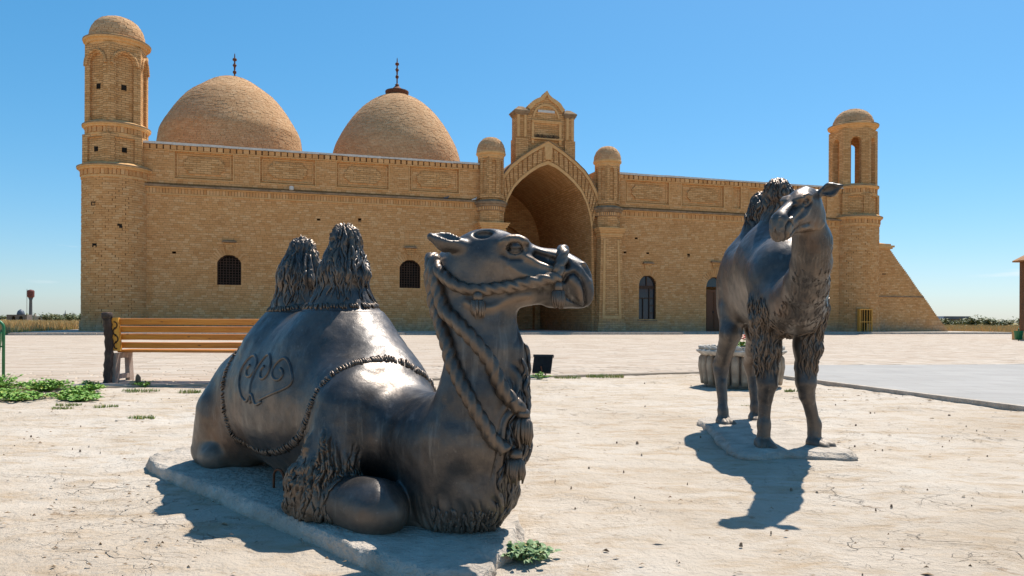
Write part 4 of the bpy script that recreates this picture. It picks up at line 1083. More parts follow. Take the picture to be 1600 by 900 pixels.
g.box(gx0 + .09, gx1 - .09, -1.415, -1.36, .85, .92)
gd = g.build('grated_door', M_OCHREWOOD, MAUS); MB().box(gx0 + .05, gx1 - .05, -1.30, -1.26, gz0, gz1 - .04).build('opening', M_VOID, gd)

# ---- sloping buttress
def slope(z): return 57.75 - max(z - .1, 0) * (57.75 - 52.0) / 6.35 + .02 * math.sin(z * 3.1)
mb = MB(); backing(mb, 50.6, 57.7, 0, 6.5, [], -.2, 2.2, clip=slope); bt_ = mb.build('buttress', M_MORTAR, MAUS)
bw = Brickwork(); bw.flat(50.6, 57.7, 0, 6.5, y=-.2, clip=slope, holes=[rect_hole(51.25, 51.6, 4.45, 4.6)]); bw.build('brickwork', bt_)
mb = MB(); mb.box(50.6, 52.15, -.32, 2.1, 6.5, 6.62); mb.box(50.6, 52.28, -.38, 2.1, 6.62, 6.76); mb.box(50.6, 52.0, -.3, 2.0, 6.76, 6.88); mb.hexa([(50.6, -.2, 6.88), (51.8, -.2, 6.88), (51.8, 1.9, 6.88), (50.6, 1.9, 6.88)], [(50.6, .3, 7.02), (51.3, .3, 7.02), (51.3, 1.5, 7.02), (50.6, 1.5, 7.02)]); mb.build('cap', M_TRIM, bt_)
MB().box(50.7, slope(2.85) - .02, -.25, -.18, 2.80, 2.90).build('string_course', M_LEDGE, bt_)

# ---- domes and finials
P1 = [(4.95, 10.2), (4.92, 11.6), (4.75, 13.0), (4.54, 13.75), (3.70, 15.1), (2.95, 16.0), (2.29, 16.5), (1.35, 17.12), (.6, 17.4), (.05, 17.46)]
P2 = [(4.75, 10.2), (4.72, 11.6), (4.55, 12.7), (4.2, 13.7), (3.45, 15.0), (2.6, 16.05), (1.75, 16.75), (.95, 17.15), (.4, 17.3), (.05, 17.32)]
D1 = dome(3.87, 8.0, [(r_ * .972, z_) for r_, z_ in P1], 'dome', MAUS, .115, .29, 64); D2 = dome(15.23, 8.0, P2, 'dome', MAUS, .115, .29, 64)
fin_prof = [(.05, 0), (.05, .35), (.12, .42), (.12, .55), (.05, .62), (.06, .85), (.14, 1.0), (.05, 1.15), (.045, 1.3), (.14, 1.36), (.14, 1.48), (.04, 1.55), (.03, 1.8), (.005, 1.9)]
MB().lathe(4.05, 7.9, [(r, 17.38 + z * .93) for r, z in fin_prof], 10).build('finial', M_RUST, D1)
MB().lathe(15.23, 8.0, [(.72, 17.05), (.80, 17.2), (.86, 17.5), (.84, 17.58), (.5, 17.66), (.25, 17.85), (.12, 18.0)], 20).build('finial_collar', M_RUST, D2)
MB().lathe(15.23, 8.0, [(.10, 17.95), (.16, 18.05), (.05, 18.15)] + [(r, 18.15 + z) for r, z in fin_prof[1:]], 10).build('finial', M_RUST, D2)
MB().lathe(7.7, -.25, [(.09, 8.62), (.13, 8.64), (.13, 8.84), (.09, 8.86)], 10).build('rain_spout', M_COPING, MAUS)
# ================================================================== THE CAMEL STATUES
def twist_rope(path, r, pitch, lobes=3, n=18, amp=.20):
    mb = MB(); rows = []; pu = None; s = 0.; P = [Vector(p) for p in path]
    for k, p in enumerate(P):
        t = (P[min(k + 1, len(P) - 1)] - P[max(k - 1, 0)]).normalized()
        if k: s += (p - P[k - 1]).length
        if pu is None: pu = t.orthogonal().normalized()
        pu = (pu - t * pu.dot(t)).normalized(); w = t.cross(pu); row = []
        for a in range(n):
            th = 2 * math.pi * a / n; q = r * (1 - amp + 2 * amp * abs(math.cos(lobes / 2 * (th - 2 * math.pi * s / pitch))))
            row.append(p + q * (math.cos(th) * pu + math.sin(th) * w))
        rows.append(mb.pts(row))
    for a in range(len(rows) - 1):
        for k in range(n): mb.f.append([rows[a][k], rows[a][(k + 1) % n], rows[a + 1][(k + 1) % n], rows[a + 1][k]])
    mb.f.append(rows[0][::-1]); mb.f.append(rows[-1]); return mb
def densify(pts, step):
    P = catmull(pts, 12); out = [P[0]]
    for p in P[1:]:
        if np.linalg.norm(p - out[-1]) >= step: out.append(p)
    return out
def on_surface(bvh, pts, off):
    out = []
    for p in pts:
        h = bvh.find_nearest(Vector(p)); out.append(h[0] + h[1] * off)
    for _ in range(2): out = [out[0]] + [(out[i - 1] + out[i] * 2 + out[i + 1]) / 4 for i in range(1, len(out) - 1)] + [out[-1]]
    return out
def fringe(bvh, pts, width, seed, closed=False):
    """braided border lying on the surface: a band of many short overlapping tufts laid across its line"""
    P = densify(pts, .0065); rng = random.Random(seed); mb = MB()
    for k in range(1, len(P) - 1):
        h = bvh.find_nearest(Vector(P[k])); nrm = h[1]; t = Vector(P[k + 1] - P[k - 1]).normalized(); c = t.cross(nrm).normalized(); t = nrm.cross(c)
        w = width * rng.uniform(.7, 1.25); ln = rng.uniform(-.010, .016); hgt = rng.uniform(.006, .014)
        a = h[0] - c * w / 2 - nrm * .004; b = h[0] + c * w / 2 + t * ln - nrm * .004; m_ = (a + b) / 2 + nrm * hgt
        mb.tube([a, (a + m_) / 2 + nrm * hgt * .35, m_, (b + m_) / 2 + nrm * hgt * .35, b], [.003, .0048, .0052, .0046, .0015], 5)
    return mb
def tassel(top, L, r, seed):
    rng = random.Random(seed); mb = MB(); top = Vector(top)
    mb.lathe(top.x, top.y, [(r * .35, top.z + .012), (r * .8, top.z), (r * .8, top.z - .018), (r * .55, top.z - .026)], 10)
    for k in range(16):
        a = 2 * math.pi * k / 16 + rng.uniform(-.15, .15); o = Vector((math.cos(a), math.sin(a), 0)); e = L * rng.uniform(.85, 1.05); b = rng.uniform(-.25, .25)
        mb.tube([top + o * r * .35 + Vector((0, 0, -.02)), top + o * r * .85 + Vector((0, 0, -.35 * e)), top + Vector((math.cos(a + b), math.sin(a + b), 0)) * r + Vector((0, 0, -.7 * e)), top + Vector((math.cos(a + b), math.sin(a + b), 0)) * r * .8 + Vector((0, 0, -e))], [r * .22, r * .28, r * .27, r * .1], 6)
    mb.lathe(top.x, top.y, [(r * .5, top.z - .02), (r * .7, top.z - L * .6), (r * .5, top.z - L * .9)], 8)
    return mb

KN = empty('camel_statue', (-.275, 3.09, 0), R(-49), 'dark bronze two-humped camel lying with folded legs, rope halter on its head', 'statue')
def cast(name, V, Q, rel):
    me = arrays_mesh(name, V, Q); me.attributes.new('relief', 'FLOAT', 'POINT').data.foreach_set('value', rel.astype(np.float32)); return me
V, Q, HP, rel = seated_camel(); link('body', cast('kneeling_body', V, Q, rel), M_BRONZE, KN, True)
bvh = BVHTree.FromPolygons(V.tolist(), Q.tolist())
trim = [(-.36, .17, .57), (-.33, .097, .627), (-.34, .063, .653), (-.354, .005, .674), (-.369, -.051, .683), (-.364, -.148, .678), (-.38, -.23, .656), (-.405, -.29, .614), (-.433, -.326, .563), (-.468, -.34, .50), (-.525, -.335, .428), (-.634, -.308, .349), (-.75, -.298, .286), (-.934, -.292, .229), (-1.168, -.271, .199), (-1.38, -.253, .205), (-1.465, -.291, .255), (-1.475, -.325, .349), (-1.503, -.329, .462), (-1.525, -.308, .56), (-1.545, -.273, .626), (-1.55, -.18, .69), (-1.55, 0, .72), (-1.55, .18, .69), (-1.53, .3, .56), (-1.47, .32, .36), (-1.2, .28, .215), (-.9, .29, .235), (-.68, .31, .32), (-.55, .31, .43), (-.42, .26, .50), (-.36, .17, .57)]
fringe(bvh, trim, .044, 3).build('blanket_border', M_ROPE, KN, True)
for hx, r_ in ((-1.295, .135), (-.825, .145)):
    ring = [(hx + r_ * math.cos(a), r_ * math.sin(a), .895 + .012 * math.sin(a + 1)) for a in np.linspace(0, 2 * math.pi, 25)]
    fringe(bvh, ring, .036, 5).build('hump_border', M_ROPE, KN, True)
def horn(cx, cz, w, hgt, flip, tail):
    """ram's-horn scroll: outer drop with a curled inner end, in the plane of the flank"""
    P = [(cx + tail * w, -.36, cz - hgt * .62), (cx - w * .55 * flip, -.36, cz - hgt * .18), (cx - w * .5 * flip, -.36, cz + hgt * .2), (cx, -.33, cz + hgt * .42), (cx + w * .5 * flip, -.34, cz + hgt * .2), (cx + w * .38 * flip, -.35, cz - hgt * .06), (cx, -.35, cz - hgt * .10), (cx - w * .12 * flip, -.34, cz + hgt * .08), (cx + w * .1 * flip, -.34, cz + hgt * .16)]
    return P
orn = [horn(-1.17, .60, .15, .22, 1, .10), horn(-1.00, .60, .15, .24, 1, -.35), horn(-.80, .60, .16, .20, -1, -1.0),
       [(-1.16, -.36, .47), (-1.10, -.36, .455), (-1.05, -.36, .50), (-1.0, -.36, .45), (-.93, -.36, .47)]]
for o_ in orn: MB().tube(on_surface(bvh, densify(o_, .010), -.0015), .0085, 8).build('blanket_ornament', M_BRONZE, KN, True)
def HPm(u, w, l): return tuple(HP(u, w, l))
cheek = [(.514, .146, 1.002), (.491, .109, 1.002), (.455, .06, .994), (.401, .015, .978), (.36, -.041, .966), (.32, -.099, .961), (.271, -.135, .975), (.218, -.148, 1.007), (.156, -.138, 1.048), (.105, -.10, 1.075)]
far_ = [HPm(u, w, -45) for u, w in ((874, 436), (830, 439), (800, 446), (770, 451), (740, 453), (715, 447), (690, 430))]
for P_ in (cheek, far_): twist_rope(on_surface(bvh, densify(P_, .006), .009), .0205, .125).build('halter_rope', M_ROPE, KN, True)
nose = [HPm(u, w, l) for u, w, l in ((871, 438, 34), (874, 420, 36), (879, 402, 30), (881, 390, 10), (881, 390, -10), (879, 402, -30), (874, 420, -36), (871, 438, -34))]
twist_rope(on_surface(bvh, densify(nose, .006), .001), .0205, .12).build('noseband', M_ROPE, KN, True)
rope1 = [(.09, -.09, 1.075), (.117, -.128, 1.058), (.121, -.131, .997), (.135, -.129, .924), (.169, -.126, .851), (.223, -.135, .769), (.256, -.139, .699), (.301, -.132, .62), (.338, -.125, .565), (.348, -.098, .513), (.36, -.069, .459), (.384, -.055, .419), (.421, -.02, .376)]
rope2 = [(.125, -.115, 1.075), (.155, -.138, 1.02), (.172, -.141, .971), (.207, -.139, .896), (.274, -.13, .84), (.329, -.102, .778), (.376, -.069, .705), (.397, -.041, .638), (.423, -.007, .573), (.43, .049, .523)]
for P_ in (rope1, rope2): twist_rope(on_surface(bvh, densify(P_, .006), .011), .0245, .14).build('lead_rope', M_ROPE, KN, True)
knot = MB()
for p in ((.07, -.07, 1.075), (.095, -.10, 1.06)): knot.lathe(p[0], p[1], [(.01, p[2] - .03), (.026, p[2] - .015), (.028, p[2] + .005), (.016, p[2] + .025)], 10)
knot.build('rope_knot', M_ROPE, KN, True)
for (p, L, r_, sd) in (((.345, -.098, .945), .085, .024, 1), ((.515, .135, .985), .085, .022, 2), ((.445, .055, .525), .125, .032, 3), ((.445, .01, .375), .115, .030, 4)):
    h = bvh.find_nearest(Vector(p)); q = h[0] + h[1] * .02
    tassel(q, L, r_, sd).build('tassel', M_ROPE, KN, True)

def strands(V, mask, count, L, r, seed, wav=.5, bvh=bvh):
    """crisp cast locks of hair lying on the surface and hanging downwards"""
    rg = random.Random(seed); idx = np.nonzero(mask)[0]; mb = MB(); down = Vector((0, 0, -1))
    for k in range(count):
        p = Vector(V[idx[rg.randrange(len(idx))]]); n_ = 7; ph = rg.uniform(0, 6.28); LL = L * rg.uniform(.6, 1.25); rr = r * rg.uniform(.7, 1.25); P = []
        for i in range(n_):
            h = bvh.find_nearest(p); nn = h[1]; t = down - nn * down.dot(nn)
            if t.length < .15: t = Vector((nn.x, nn.y, -.3))
            t.normalize(); la = nn.cross(t); P.append(h[0] + nn * (rr * .35 + .006 * (i / n_) ** 2)); p = h[0] + t * LL / n_ + la * (wav * math.sin(ph + i * 1.25) * LL / n_)
            p.z = max(p.z, .06)
        mb.tube(P, [rr * q for q in (.35, .85, 1., .95, .8, .5, .12)], 6)
    return mb
x, y, z = V.T; aa = np.arctan2(y - .02, x - .17)
tm = (x > -.56) & (x < -.19) & (np.abs(y) > .24) & (z > .09) & (z < .30)
strands(V, tm, 420, .075, .0065, 5, .4).build('leg_tuft', M_ROPE, KN, True)['kind'] = 'stuff'
a0 = .30 + .55 * sstep(.3, .85, z)
bm = (np.abs(aa - a0) < .5) & (x > .15) & (z > .16) & (z < .80)
strands(V, bm, 130, .15, .009, 6, .55).build('beard', M_BRONZE, KN, True)['kind'] = 'stuff'
bm = (np.abs(aa) < 1.7) & (x > .02) & (z > .07) & (z < .16) & (np.abs(y) < .25)
strands(V, bm, 150, .06, .006, 7, .3).build('breast_fringe', M_BRONZE, KN, True)['kind'] = 'stuff'
for hx in (-1.29, -.82):
    hm = (np.hypot(x - hx, y) < .2) & (z > 1.0) & (z < 1.29)
    strands(V, hm, 200, .12, .007, 8, .45).build('hump_hair', M_BRONZE, KN, True)['kind'] = 'stuff'

ST = empty('camel_statue', (1.85, 5.09, 0), R(-90), 'dark bronze two-humped camel standing upright on four legs with its head turned', 'statue')
V, Q, HP2, rel = standing_camel(); link('body', cast('standing_body', V, Q, rel), M_BRONZE, ST, True)

bvh2 = BVHTree.FromPolygons(V.tolist(), Q.tolist()); x, y, z = V.T
for sgn in (-1, 1):
    lm = (x > -.17) & (x < .2) & (y * sgn > .04) & (np.abs(y) < .32) & (z > .60) & (z < 1.02)
    strands(V, lm, 230, .14, .0062, 11 + sgn, .6, bvh2).build('leg_hair', M_ROPE, ST, True)['kind'] = 'stuff'
for hx, hy in ((-1.0, .12), (-.445, .06)):
    hm = (np.hypot(x - hx, y - hy) < .16) & (z > 1.68) & (z < 1.87)
    strands(V, hm, 110, .10, .0068, 21, .4, bvh2).build('hump_hair', M_BRONZE, ST, True)['kind'] = 'stuff'
nm = (x > .2) & (x < .95) & (z < 1.15) & (z > .82) & (rel != 0)
strands(V, nm, 150, .05, .0028, 31, .3, bvh2).build('throat_hair', M_BRONZE, ST, True)['kind'] = 'stuff'
# ---- worn concrete slabs under the statues
def rough_slab(name, P, z1, label, seed, thick=.09):
    n = len(P); C = [np.array(p, float) for p in catmull([(*p, 0) for p in P] + [(*P[0], 0)], 26)][:-1]
    rng = np.random.default_rng(seed); A = np.array([c[:2] for c in C]); cen = A.mean(0); mb = MB()
    nz = vnoise(np.c_[A * 5, A[:, :1] * 0], seed); A = A + (A - cen) / np.linalg.norm(A - cen, axis=1)[:, None] * (nz * .022)[:, None]
    rows = []
    for k, (f, z) in enumerate(((1.02, z1 - thick), (1.03, z1 - thick * .55), (1.012, z1 - .018), (.985, z1 - .003), (.93, z1), (.6, z1 + .002), (.2, z1 + .003))):
        jit = vnoise(np.c_[A * 9, A[:, :1] * 0 + k], seed + k) * (.014 if k < 4 else .004) + vnoise(np.c_[A * 27, A[:, :1] * 0 + k], seed + k + 20) * (.010 if k < 4 else .002)
        d = (A - cen); L = np.linalg.norm(d, axis=1); off = np.minimum((1 - f) * L, (1 - f) * 1.2) if f < .98 else (1 - f) * 1.0
        Pk = cen + d * ((L - off) / L + jit)[:, None]
        rows.append(mb.pts([(x, y, z + jit[i] * .5) for i, (x, y) in enumerate(Pk)]))
    for a in range(len(rows) - 1):
        for k in range(len(A)): mb.f.append([rows[a][k], rows[a][(k + 1) % len(A)], rows[a + 1][(k + 1) % len(A)], rows[a + 1][k]])
    mb.f.append(rows[-1])
    m = mb.build(name, M_CONC, None, True); return tag(m, label, 'slab')
SL1 = [(-2.06, 4.80), (-2.10, 4.50), (-2.03, 4.32), (-1.64, 3.88), (-1.22, 3.44), (-.80, 2.98), (-.46, 2.62), (-.26, 2.46), (-.10, 2.50), (-.05, 2.75), (.03, 3.1), (-.28, 3.6), (-.9, 4.35), (-1.55, 4.95)]
slab1 = rough_slab('concrete_slab', SL1, .055, 'long worn concrete slab under the lying camel', 4)
SL2 = [(1.52, 5.75), (1.46, 5.35), (1.43, 4.95), (1.50, 4.78), (1.75, 4.84), (2.02, 4.80), (2.16, 4.84), (2.20, 5.2), (2.22, 6.0), (2.18, 6.62), (1.62, 6.55)]
rough_slab('concrete_slab', SL2, .035, 'curved thin concrete slab under the hooves of the standing camel', 9, .06)
hoop = [(-1.118, 3.615, .03), (-1.116, 3.612, .10)] + [(-1.085 - .032 * math.cos(t), 3.585 + .028 * math.cos(t), .115 + .035 * math.sin(t)) for t in np.linspace(.2, math.pi - .2, 7)] + [(-1.052, 3.557, .10), (-1.05, 3.555, .03)]
tag(MB().tube(hoop, .006, 8).build('steel_hoop', M_RUST, None, True), 'bent rusty steel hoop sticking out of the slab beside the lying camel', 'hoop')
# ================================================================== SMALL OBJECTS
# ---- bench
def knotty(name):
    m = Mat(name, .38, 0, .45); v = m.coord('Object', (.6, 9, 9))
    w = m.noise(2.2, 6, .6, v, 1.2)
    c = m.ramp(w, [(.3, (.38, .115, .012)), (.5, (.53, .185, .022)), (.7, (.62, .25, .04))])
    k = m.node('ShaderNodeTexVoronoi', {'Vector': m.coord('Object', (2.6, 7, 7)), 'Scale': 1.3, 'Randomness': 1.}).outputs['Distance']
    c = m.mix(m.ramp(k, [(.035, (1, 1, 1)), (.10, (0, 0, 0))]), c, (.12, .038, .010))
    m.i('Base Color', c); m.bump(w, .2, .003); return m.m
M_PINE = knotty('varnished_pine')
m = Mat('mock_log_concrete', .9, 0, .2); v = m.coord('Object', (3, 3, .8))
m.i('Base Color', m.ramp(m.noise(5, 6, .7, v, .8), [(.3, (.035, .024, .02)), (.55, (.09, .062, .05)), (.75, (.19, .14, .11))])); m.bump(m.noise(9, 6, .7, v, .5), .9, .02); M_LOG = m.m
M_CAST = simple('pinkish_cast_concrete', (.26, .19, .15), (.42, .33, .27), 9, .9, 0, .2, .6)
BN = empty('bench', (-5.20, 10.08, 0), R(1.5), 'orange varnished slatted wooden bench with mock log ends behind the lying camel', 'bench')
BL = 2.95
def plank(y, z, w, t, rx, name, x0=.0, x1=BL):
    mb = MB(); c, s = math.cos(rx), math.sin(rx); b = .006; n = 10; rows = []
    prof = [(-w / 2 + b, -t / 2), (w / 2 - b, -t / 2), (w / 2, -t / 2 + b), (w / 2, t / 2 - b), (w / 2 - b, t / 2), (-w / 2 + b, t / 2), (-w / 2, t / 2 - b), (-w / 2, -t / 2 + b)]
    for k in range(n + 1):
        x = x0 + (x1 - x0) * k / n; wv = RNG.uniform(-.002, .002)
        rows.append(mb.pts([(x, y + p * c - q * s, z + p * s + q * c + wv) for p, q in prof]))
    for a in range(n):
        for k in range(8): mb.f.append([rows[a][k], rows[a][(k + 1) % 8], rows[a + 1][(k + 1) % 8], rows[a + 1][k]])
    mb.f.append(rows[0][::-1]); mb.f.append(rows[-1]); return mb.build(name, M_PINE, BN)
for k, z in enumerate((.815, .715, .615)): plank(-.07 + .030 * k, z, .078, .032, R(104), 'back_slat')
plank(.03, .505, .078, .034, R(104), 'back_slat')
for k in range(3): plank(.10 + .125 * k, .425, .105, .036, R(0), 'seat_slat')
for x in (-.04, BL + .04):
    mb = MB(); P = []; 
    for z, y in ((-.02, -.13), (.2, -.12), (.45, -.09), (.7, -.12), (.86, -.15)): P.append((x, y, z))
    mb.tube(catmull(P, 5), [.052 + .007 * math.sin(i * 2.3) for i in range(21)], 12)
    mb.lathe(x, -.15, [(.04, .84), (.066, .86), (.068, .92), (.045, .935)], 12)
    e = mb.build('end_log', M_LOG, BN, True)
    sgn = 1 if x < 1 else -1; xa = x + sgn * .05
    mb = MB(); mb.hexa([(xa - .03, .32, 0), (xa + .03, .32, 0), (xa + .03, .44, 0), (xa - .03, .44, 0)], [(xa - .03, .28, .40), (xa + .03, .28, .40), (xa + .03, .38, .40), (xa - .03, .38, .40)])
    mb.hexa([(xa - .03, -.10, 0), (xa + .03, -.10, 0), (xa + .03, .02, 0), (xa - .03, .02, 0)], [(xa - .03, -.06, .40), (xa + .03, -.06, .40), (xa + .03, .06, .40), (xa - .03, .06, .40)])
    mb.box(xa - .028, xa + .028, -.06, .40, .33, .40); mb.box(xa - .028, xa + .028, -.06, .40, .06, .12); mb.build('leg', M_CAST, BN)
    mb = MB(); mb.hexa([(xa - .02, -.06, .43), (xa + .08 * sgn, -.06, .43), (xa + .08 * sgn, -.01, .43), (xa - .02, -.01, .43)], [(xa - .02, -.125, .865), (xa + .08 * sgn, -.125, .865), (xa + .08 * sgn, -.075, .865), (xa - .02, -.075, .865)])
    bd = mb.build('carved_board', M_OCHREWOOD, BN)
    for k in range(4):
        z = .50 + .09 * k; y = -.063 - (z - .43) * .149
        MB().tube([(xa + sgn * (.032 + .028 * math.cos(a) * (1 if k % 2 else -1)), y - .040 * math.sin(a) * .149, z + .040 * math.sin(a)) for a in np.linspace(-1.9, 1.9, 9)], .009, 6).build('carved_scroll', M_DARKWOOD, bd)

# ---- floodlight
FL = empty('floodlight', (.46, 11.72, 0), R(-8), 'black finned floodlight tilted on the ground at the plaza edge', 'floodlight')
mb = MB(); c, s = math.cos(R(12)), math.sin(R(12))
def tl(x, y, z): return (x + .10 * z, y * c + (z) * s, z * c + .02 - y * s)
mb.hexa([tl(-.15, -.03, .03), tl(.13, -.03, .03), tl(.13, .05, .03), tl(-.15, .05, .03)], [tl(-.15, -.03, .30), tl(.13, -.03, .30), tl(.13, .05, .30), tl(-.15, .05, .30)]); mb.build('housing', M_BLACK, FL)
mb = MB()
for k in range(19):
    x = -.15 + k * .0155; mb.hexa([tl(x, -.06, .04), tl(x + .006, -.06, .04), tl(x + .006, -.028, .04), tl(x, -.028, .04)], [tl(x, -.06, .27), tl(x + .006, -.06, .27), tl(x + .006, -.028, .27), tl(x, -.028, .27)])
mb.build('cooling_fins', M_BLACK, FL)
mb = MB(); mb.hexa([tl(-.165, -.06, .28), tl(.145, -.06, .28), tl(.145, .06, .28), tl(-.165, .06, .28)], [tl(-.165, -.06, .31), tl(.145, -.06, .31), tl(.145, .06, .31), tl(-.165, .06, .31)]); mb.build('rim', M_BLACK, FL)
for a, b in (((.03, -.12, .0), (-.01, -.055, .16)), ((.05, .10, .0), (.03, .05, .16))): MB().bar(a, b, .018, .011).build('bracket', M_RUST, FL)

# ---- fluted planter with flowers
PT = empty('planter', (3.05, 10.22, 0), R(10), 'weathered fluted concrete planter with pale wavy rim behind the standing camel', 'planter')
fl = lambda a: 1.
MB().lathe(0, 0, [(.45, -.02), (.455, .04), (.435, .06), (.455, .12), (.475, .26), (.475, .36), (.44, .405)], 160, 0, True, fl).build('bowl', simple('stained_planter_concrete', (.16, .125, .10), (.36, .30, .245), 6, .95, 0, .15, .9, .02), PT, True)
RB = MB().tube([(.475, 0, .03), (.485, 0, .12), (.505, 0, .26), (.50, 0, .36), (.47, 0, .41)], [.045, .048, .052, .05, .04], 10).mesh('rib'); RB.materials.append(simple('planter_rib_concrete', (.22, .155, .105), (.43, .335, .245), 6, .95, 0, .15, .9, .02)); RB.shade_smooth()
for k in range(26):
    o = bpy.data.objects.new('rib', RB); COL.objects.link(o); o.parent = PT; o.rotation_euler = (0, 0, 2 * math.pi * k / 26)
M_RIM = simple('chalky_concrete', (.34, .29, .235), (.58, .52, .45), 12, .9, 0, .15, .9, .01)
MB().lathe(0, 0, [(.45, .40), (.52, .415), (.575, .455), (.575, .475), (.54, .485)], 96, 0, False, lambda a: 1 + .012 * math.sin(a * 24)).build('rim', M_RIM, PT, True)
mb = MB()
for k in range(30):
    a = 2 * math.pi * k / 30; mb.tube([(.53 * math.cos(a + d), .53 * math.sin(a + d), .485 + h) for d, h in ((-.10, .0), (-.03, .03), (.04, .025), (.10, .0))], [.018, .026, .022, .012], 7)
mb.build('wavy_border', M_RIM, PT, True)
MB().lathe(0, 0, [(.50, .43), (.2, .465), (.01, .47)], 24, 0, False).build('soil', simple('potting_soil', (.05, .035, .02), (.11, .08, .05), 12), PT)

def leaf_mat(name, a, b, tr=.25):
    m = Mat(name, .6, 0, .3); r = m.node('ShaderNodeNewGeometry').outputs['Random Per Island']
    m.i('Base Color', m.ramp(r, [(0, a), (.86, b), (.94, tuple(q * w for q, w in zip(b, (1.7, 1.15, 1.0)))), (1, (.36, .27, .12))]))
    return m.m
M_LEAF = leaf_mat('weed_leaf', (.10, .22, .025), (.22, .38, .06)); M_LEAFB = leaf_mat('bluish_weed_leaf', (.09, .17, .05), (.24, .33, .15))
M_DRY = leaf_mat('dry_grass', (.42, .27, .10), (.62, .44, .20)); M_GRASS = leaf_mat('green_grass', (.12, .19, .03), (.27, .30, .09))
M_BUSH = leaf_mat('steppe_bush', (.09, .12, .045), (.20, .22, .10)); M_RED = leaf_mat('red_petal', (.55, .015, .015), (.75, .05, .04)); M_PINK = leaf_mat('cream_petal', (.75, .55, .35), (.80, .66, .48))
def add_leaf(mb, p, d, L, w, bend, rng):
    """one bent leaf of four faces along d from p"""
    d = Vector(d).normalized(); sd = d.cross(Vector((0, 0, 1)));
    if sd.length < 1e-3: sd = Vector((1, 0, 0))
    sd.normalize(); up = sd.cross(d); tw = rng.uniform(-.5, .5); sd = (sd * math.cos(tw) + up * math.sin(tw)); up = sd.cross(d)
    p = Vector(p); a = p + d * L * .35 + up * bend * L * .18; b = p + d * L * .75 + up * bend * L * .05; c = p + d * L - up * bend * L * .2
    i = mb.pts([p, a + sd * w / 2 + up * w * .15, a - sd * w / 2 + up * w * .15, a, b + sd * w * .42 + up * w * .12, b - sd * w * .42 + up * w * .12, b, c])
    for f in ((0, 1, 3), (0, 3, 2), (1, 4, 6, 3), (3, 6, 5, 2), (4, 7, 6), (6, 7, 5)): mb.f.append([i[k] for k in f])
def weed(name, x, y, rad, h, n, leaf, mat, label, seed, cat='weed', group=None, z=0.):
    rng = random.Random(seed); E_ = empty(name, (x, y, z), 0, label, cat, group); mb = MB(); st = MB()
    for k in range(max(n // 7, 3)):
        a = rng.uniform(0, 6.28); rr = rad * math.sqrt(rng.random()); tip = Vector((rr * math.cos(a), rr * math.sin(a), h * (1 - .65 * (rr / rad) ** 2) * rng.uniform(.6, 1.1)))
        st.tube([(tip.x * .15, tip.y * .15, -.01), tip * .6 + Vector((0, 0, h * .1)), tip], [.004, .003, .002], 5)
        for j in range(7):
            t = rng.uniform(.35, 1.); p = tip * t + Vector((rng.uniform(-1, 1), rng.uniform(-1, 1), 0)) * rad * .10; b = rng.uniform(0, 6.28)
            add_leaf(mb, p, (math.cos(b), math.sin(b), rng.uniform(-.15, .7)), leaf * rng.uniform(.6, 1.2), leaf * rng.uniform(.45, .75), rng.uniform(.2, 1), rng)
    mb.build('leaves', mat, E_); st.build('stems', mat, E_); return E_
def tuft(name, x, y, rad, h, n, mat, label, seed, group, ry=.5, cat='grass tuft', kind=None):
    rng = random.Random(seed); mb = MB()
    for k in range(n):
        a = rng.uniform(0, 6.28); rr = math.sqrt(rng.random()); px, py = rr * rad * math.cos(a), rr * rad * ry * math.sin(a); b = rng.uniform(0, 6.28); L = h * rng.uniform(.5, 1.1); le = rng.uniform(.1, .8)
        p = Vector((px, py, -.01)); q = p + Vector((math.cos(b) * le * L * .4, math.sin(b) * le * L * .4, L * .6)); t = p + Vector((math.cos(b) * le * L, math.sin(b) * le * L, L)); w = Vector((-math.sin(b), math.cos(b), 0)) * .0035 * (1 + h * 4)
        i = mb.pts([p - w, p + w, q + w * .7, q - w * .7, t]); mb.f += [[i[0], i[1], i[2], i[3]], [i[3], i[2], i[4]]]
    o = mb.build(name, mat); o.location = (x, y, 0); return tag(o, label, cat, group, kind)
rng = random.Random(5); st = MB()
FLW = empty('flowers', (3.10, 10.05, .52), 0, 'small clump of red and cream flowers growing in the planter', 'flowers')
mb = MB()
for k in range(110): a = rng.uniform(0, 6.28); r_ = .17 * math.sqrt(rng.random()); add_leaf(mb, (r_ * math.cos(a), r_ * math.sin(a), rng.uniform(.0, .05)), (math.cos(a), math.sin(a), rng.uniform(.2, 1)), .05, .035, .5, rng)
mb.build('leaves', M_LEAF, FLW)
for mat_, n_ in ((M_RED, 14), (M_PINK, 7)):
    mb = MB()
    for k in range(n_):
        a = rng.uniform(0, 6.28); r_ = .15 * math.sqrt(rng.random()); c_ = Vector((r_ * math.cos(a), r_ * math.sin(a) - .03, rng.uniform(.07, .16)))
        for j in range(9): b = 2 * math.pi * j / 9; add_leaf(mb, c_, (math.cos(b), math.sin(b), .5), .034, .026, .4, rng)
    mb.build('blossoms', mat_, FLW)

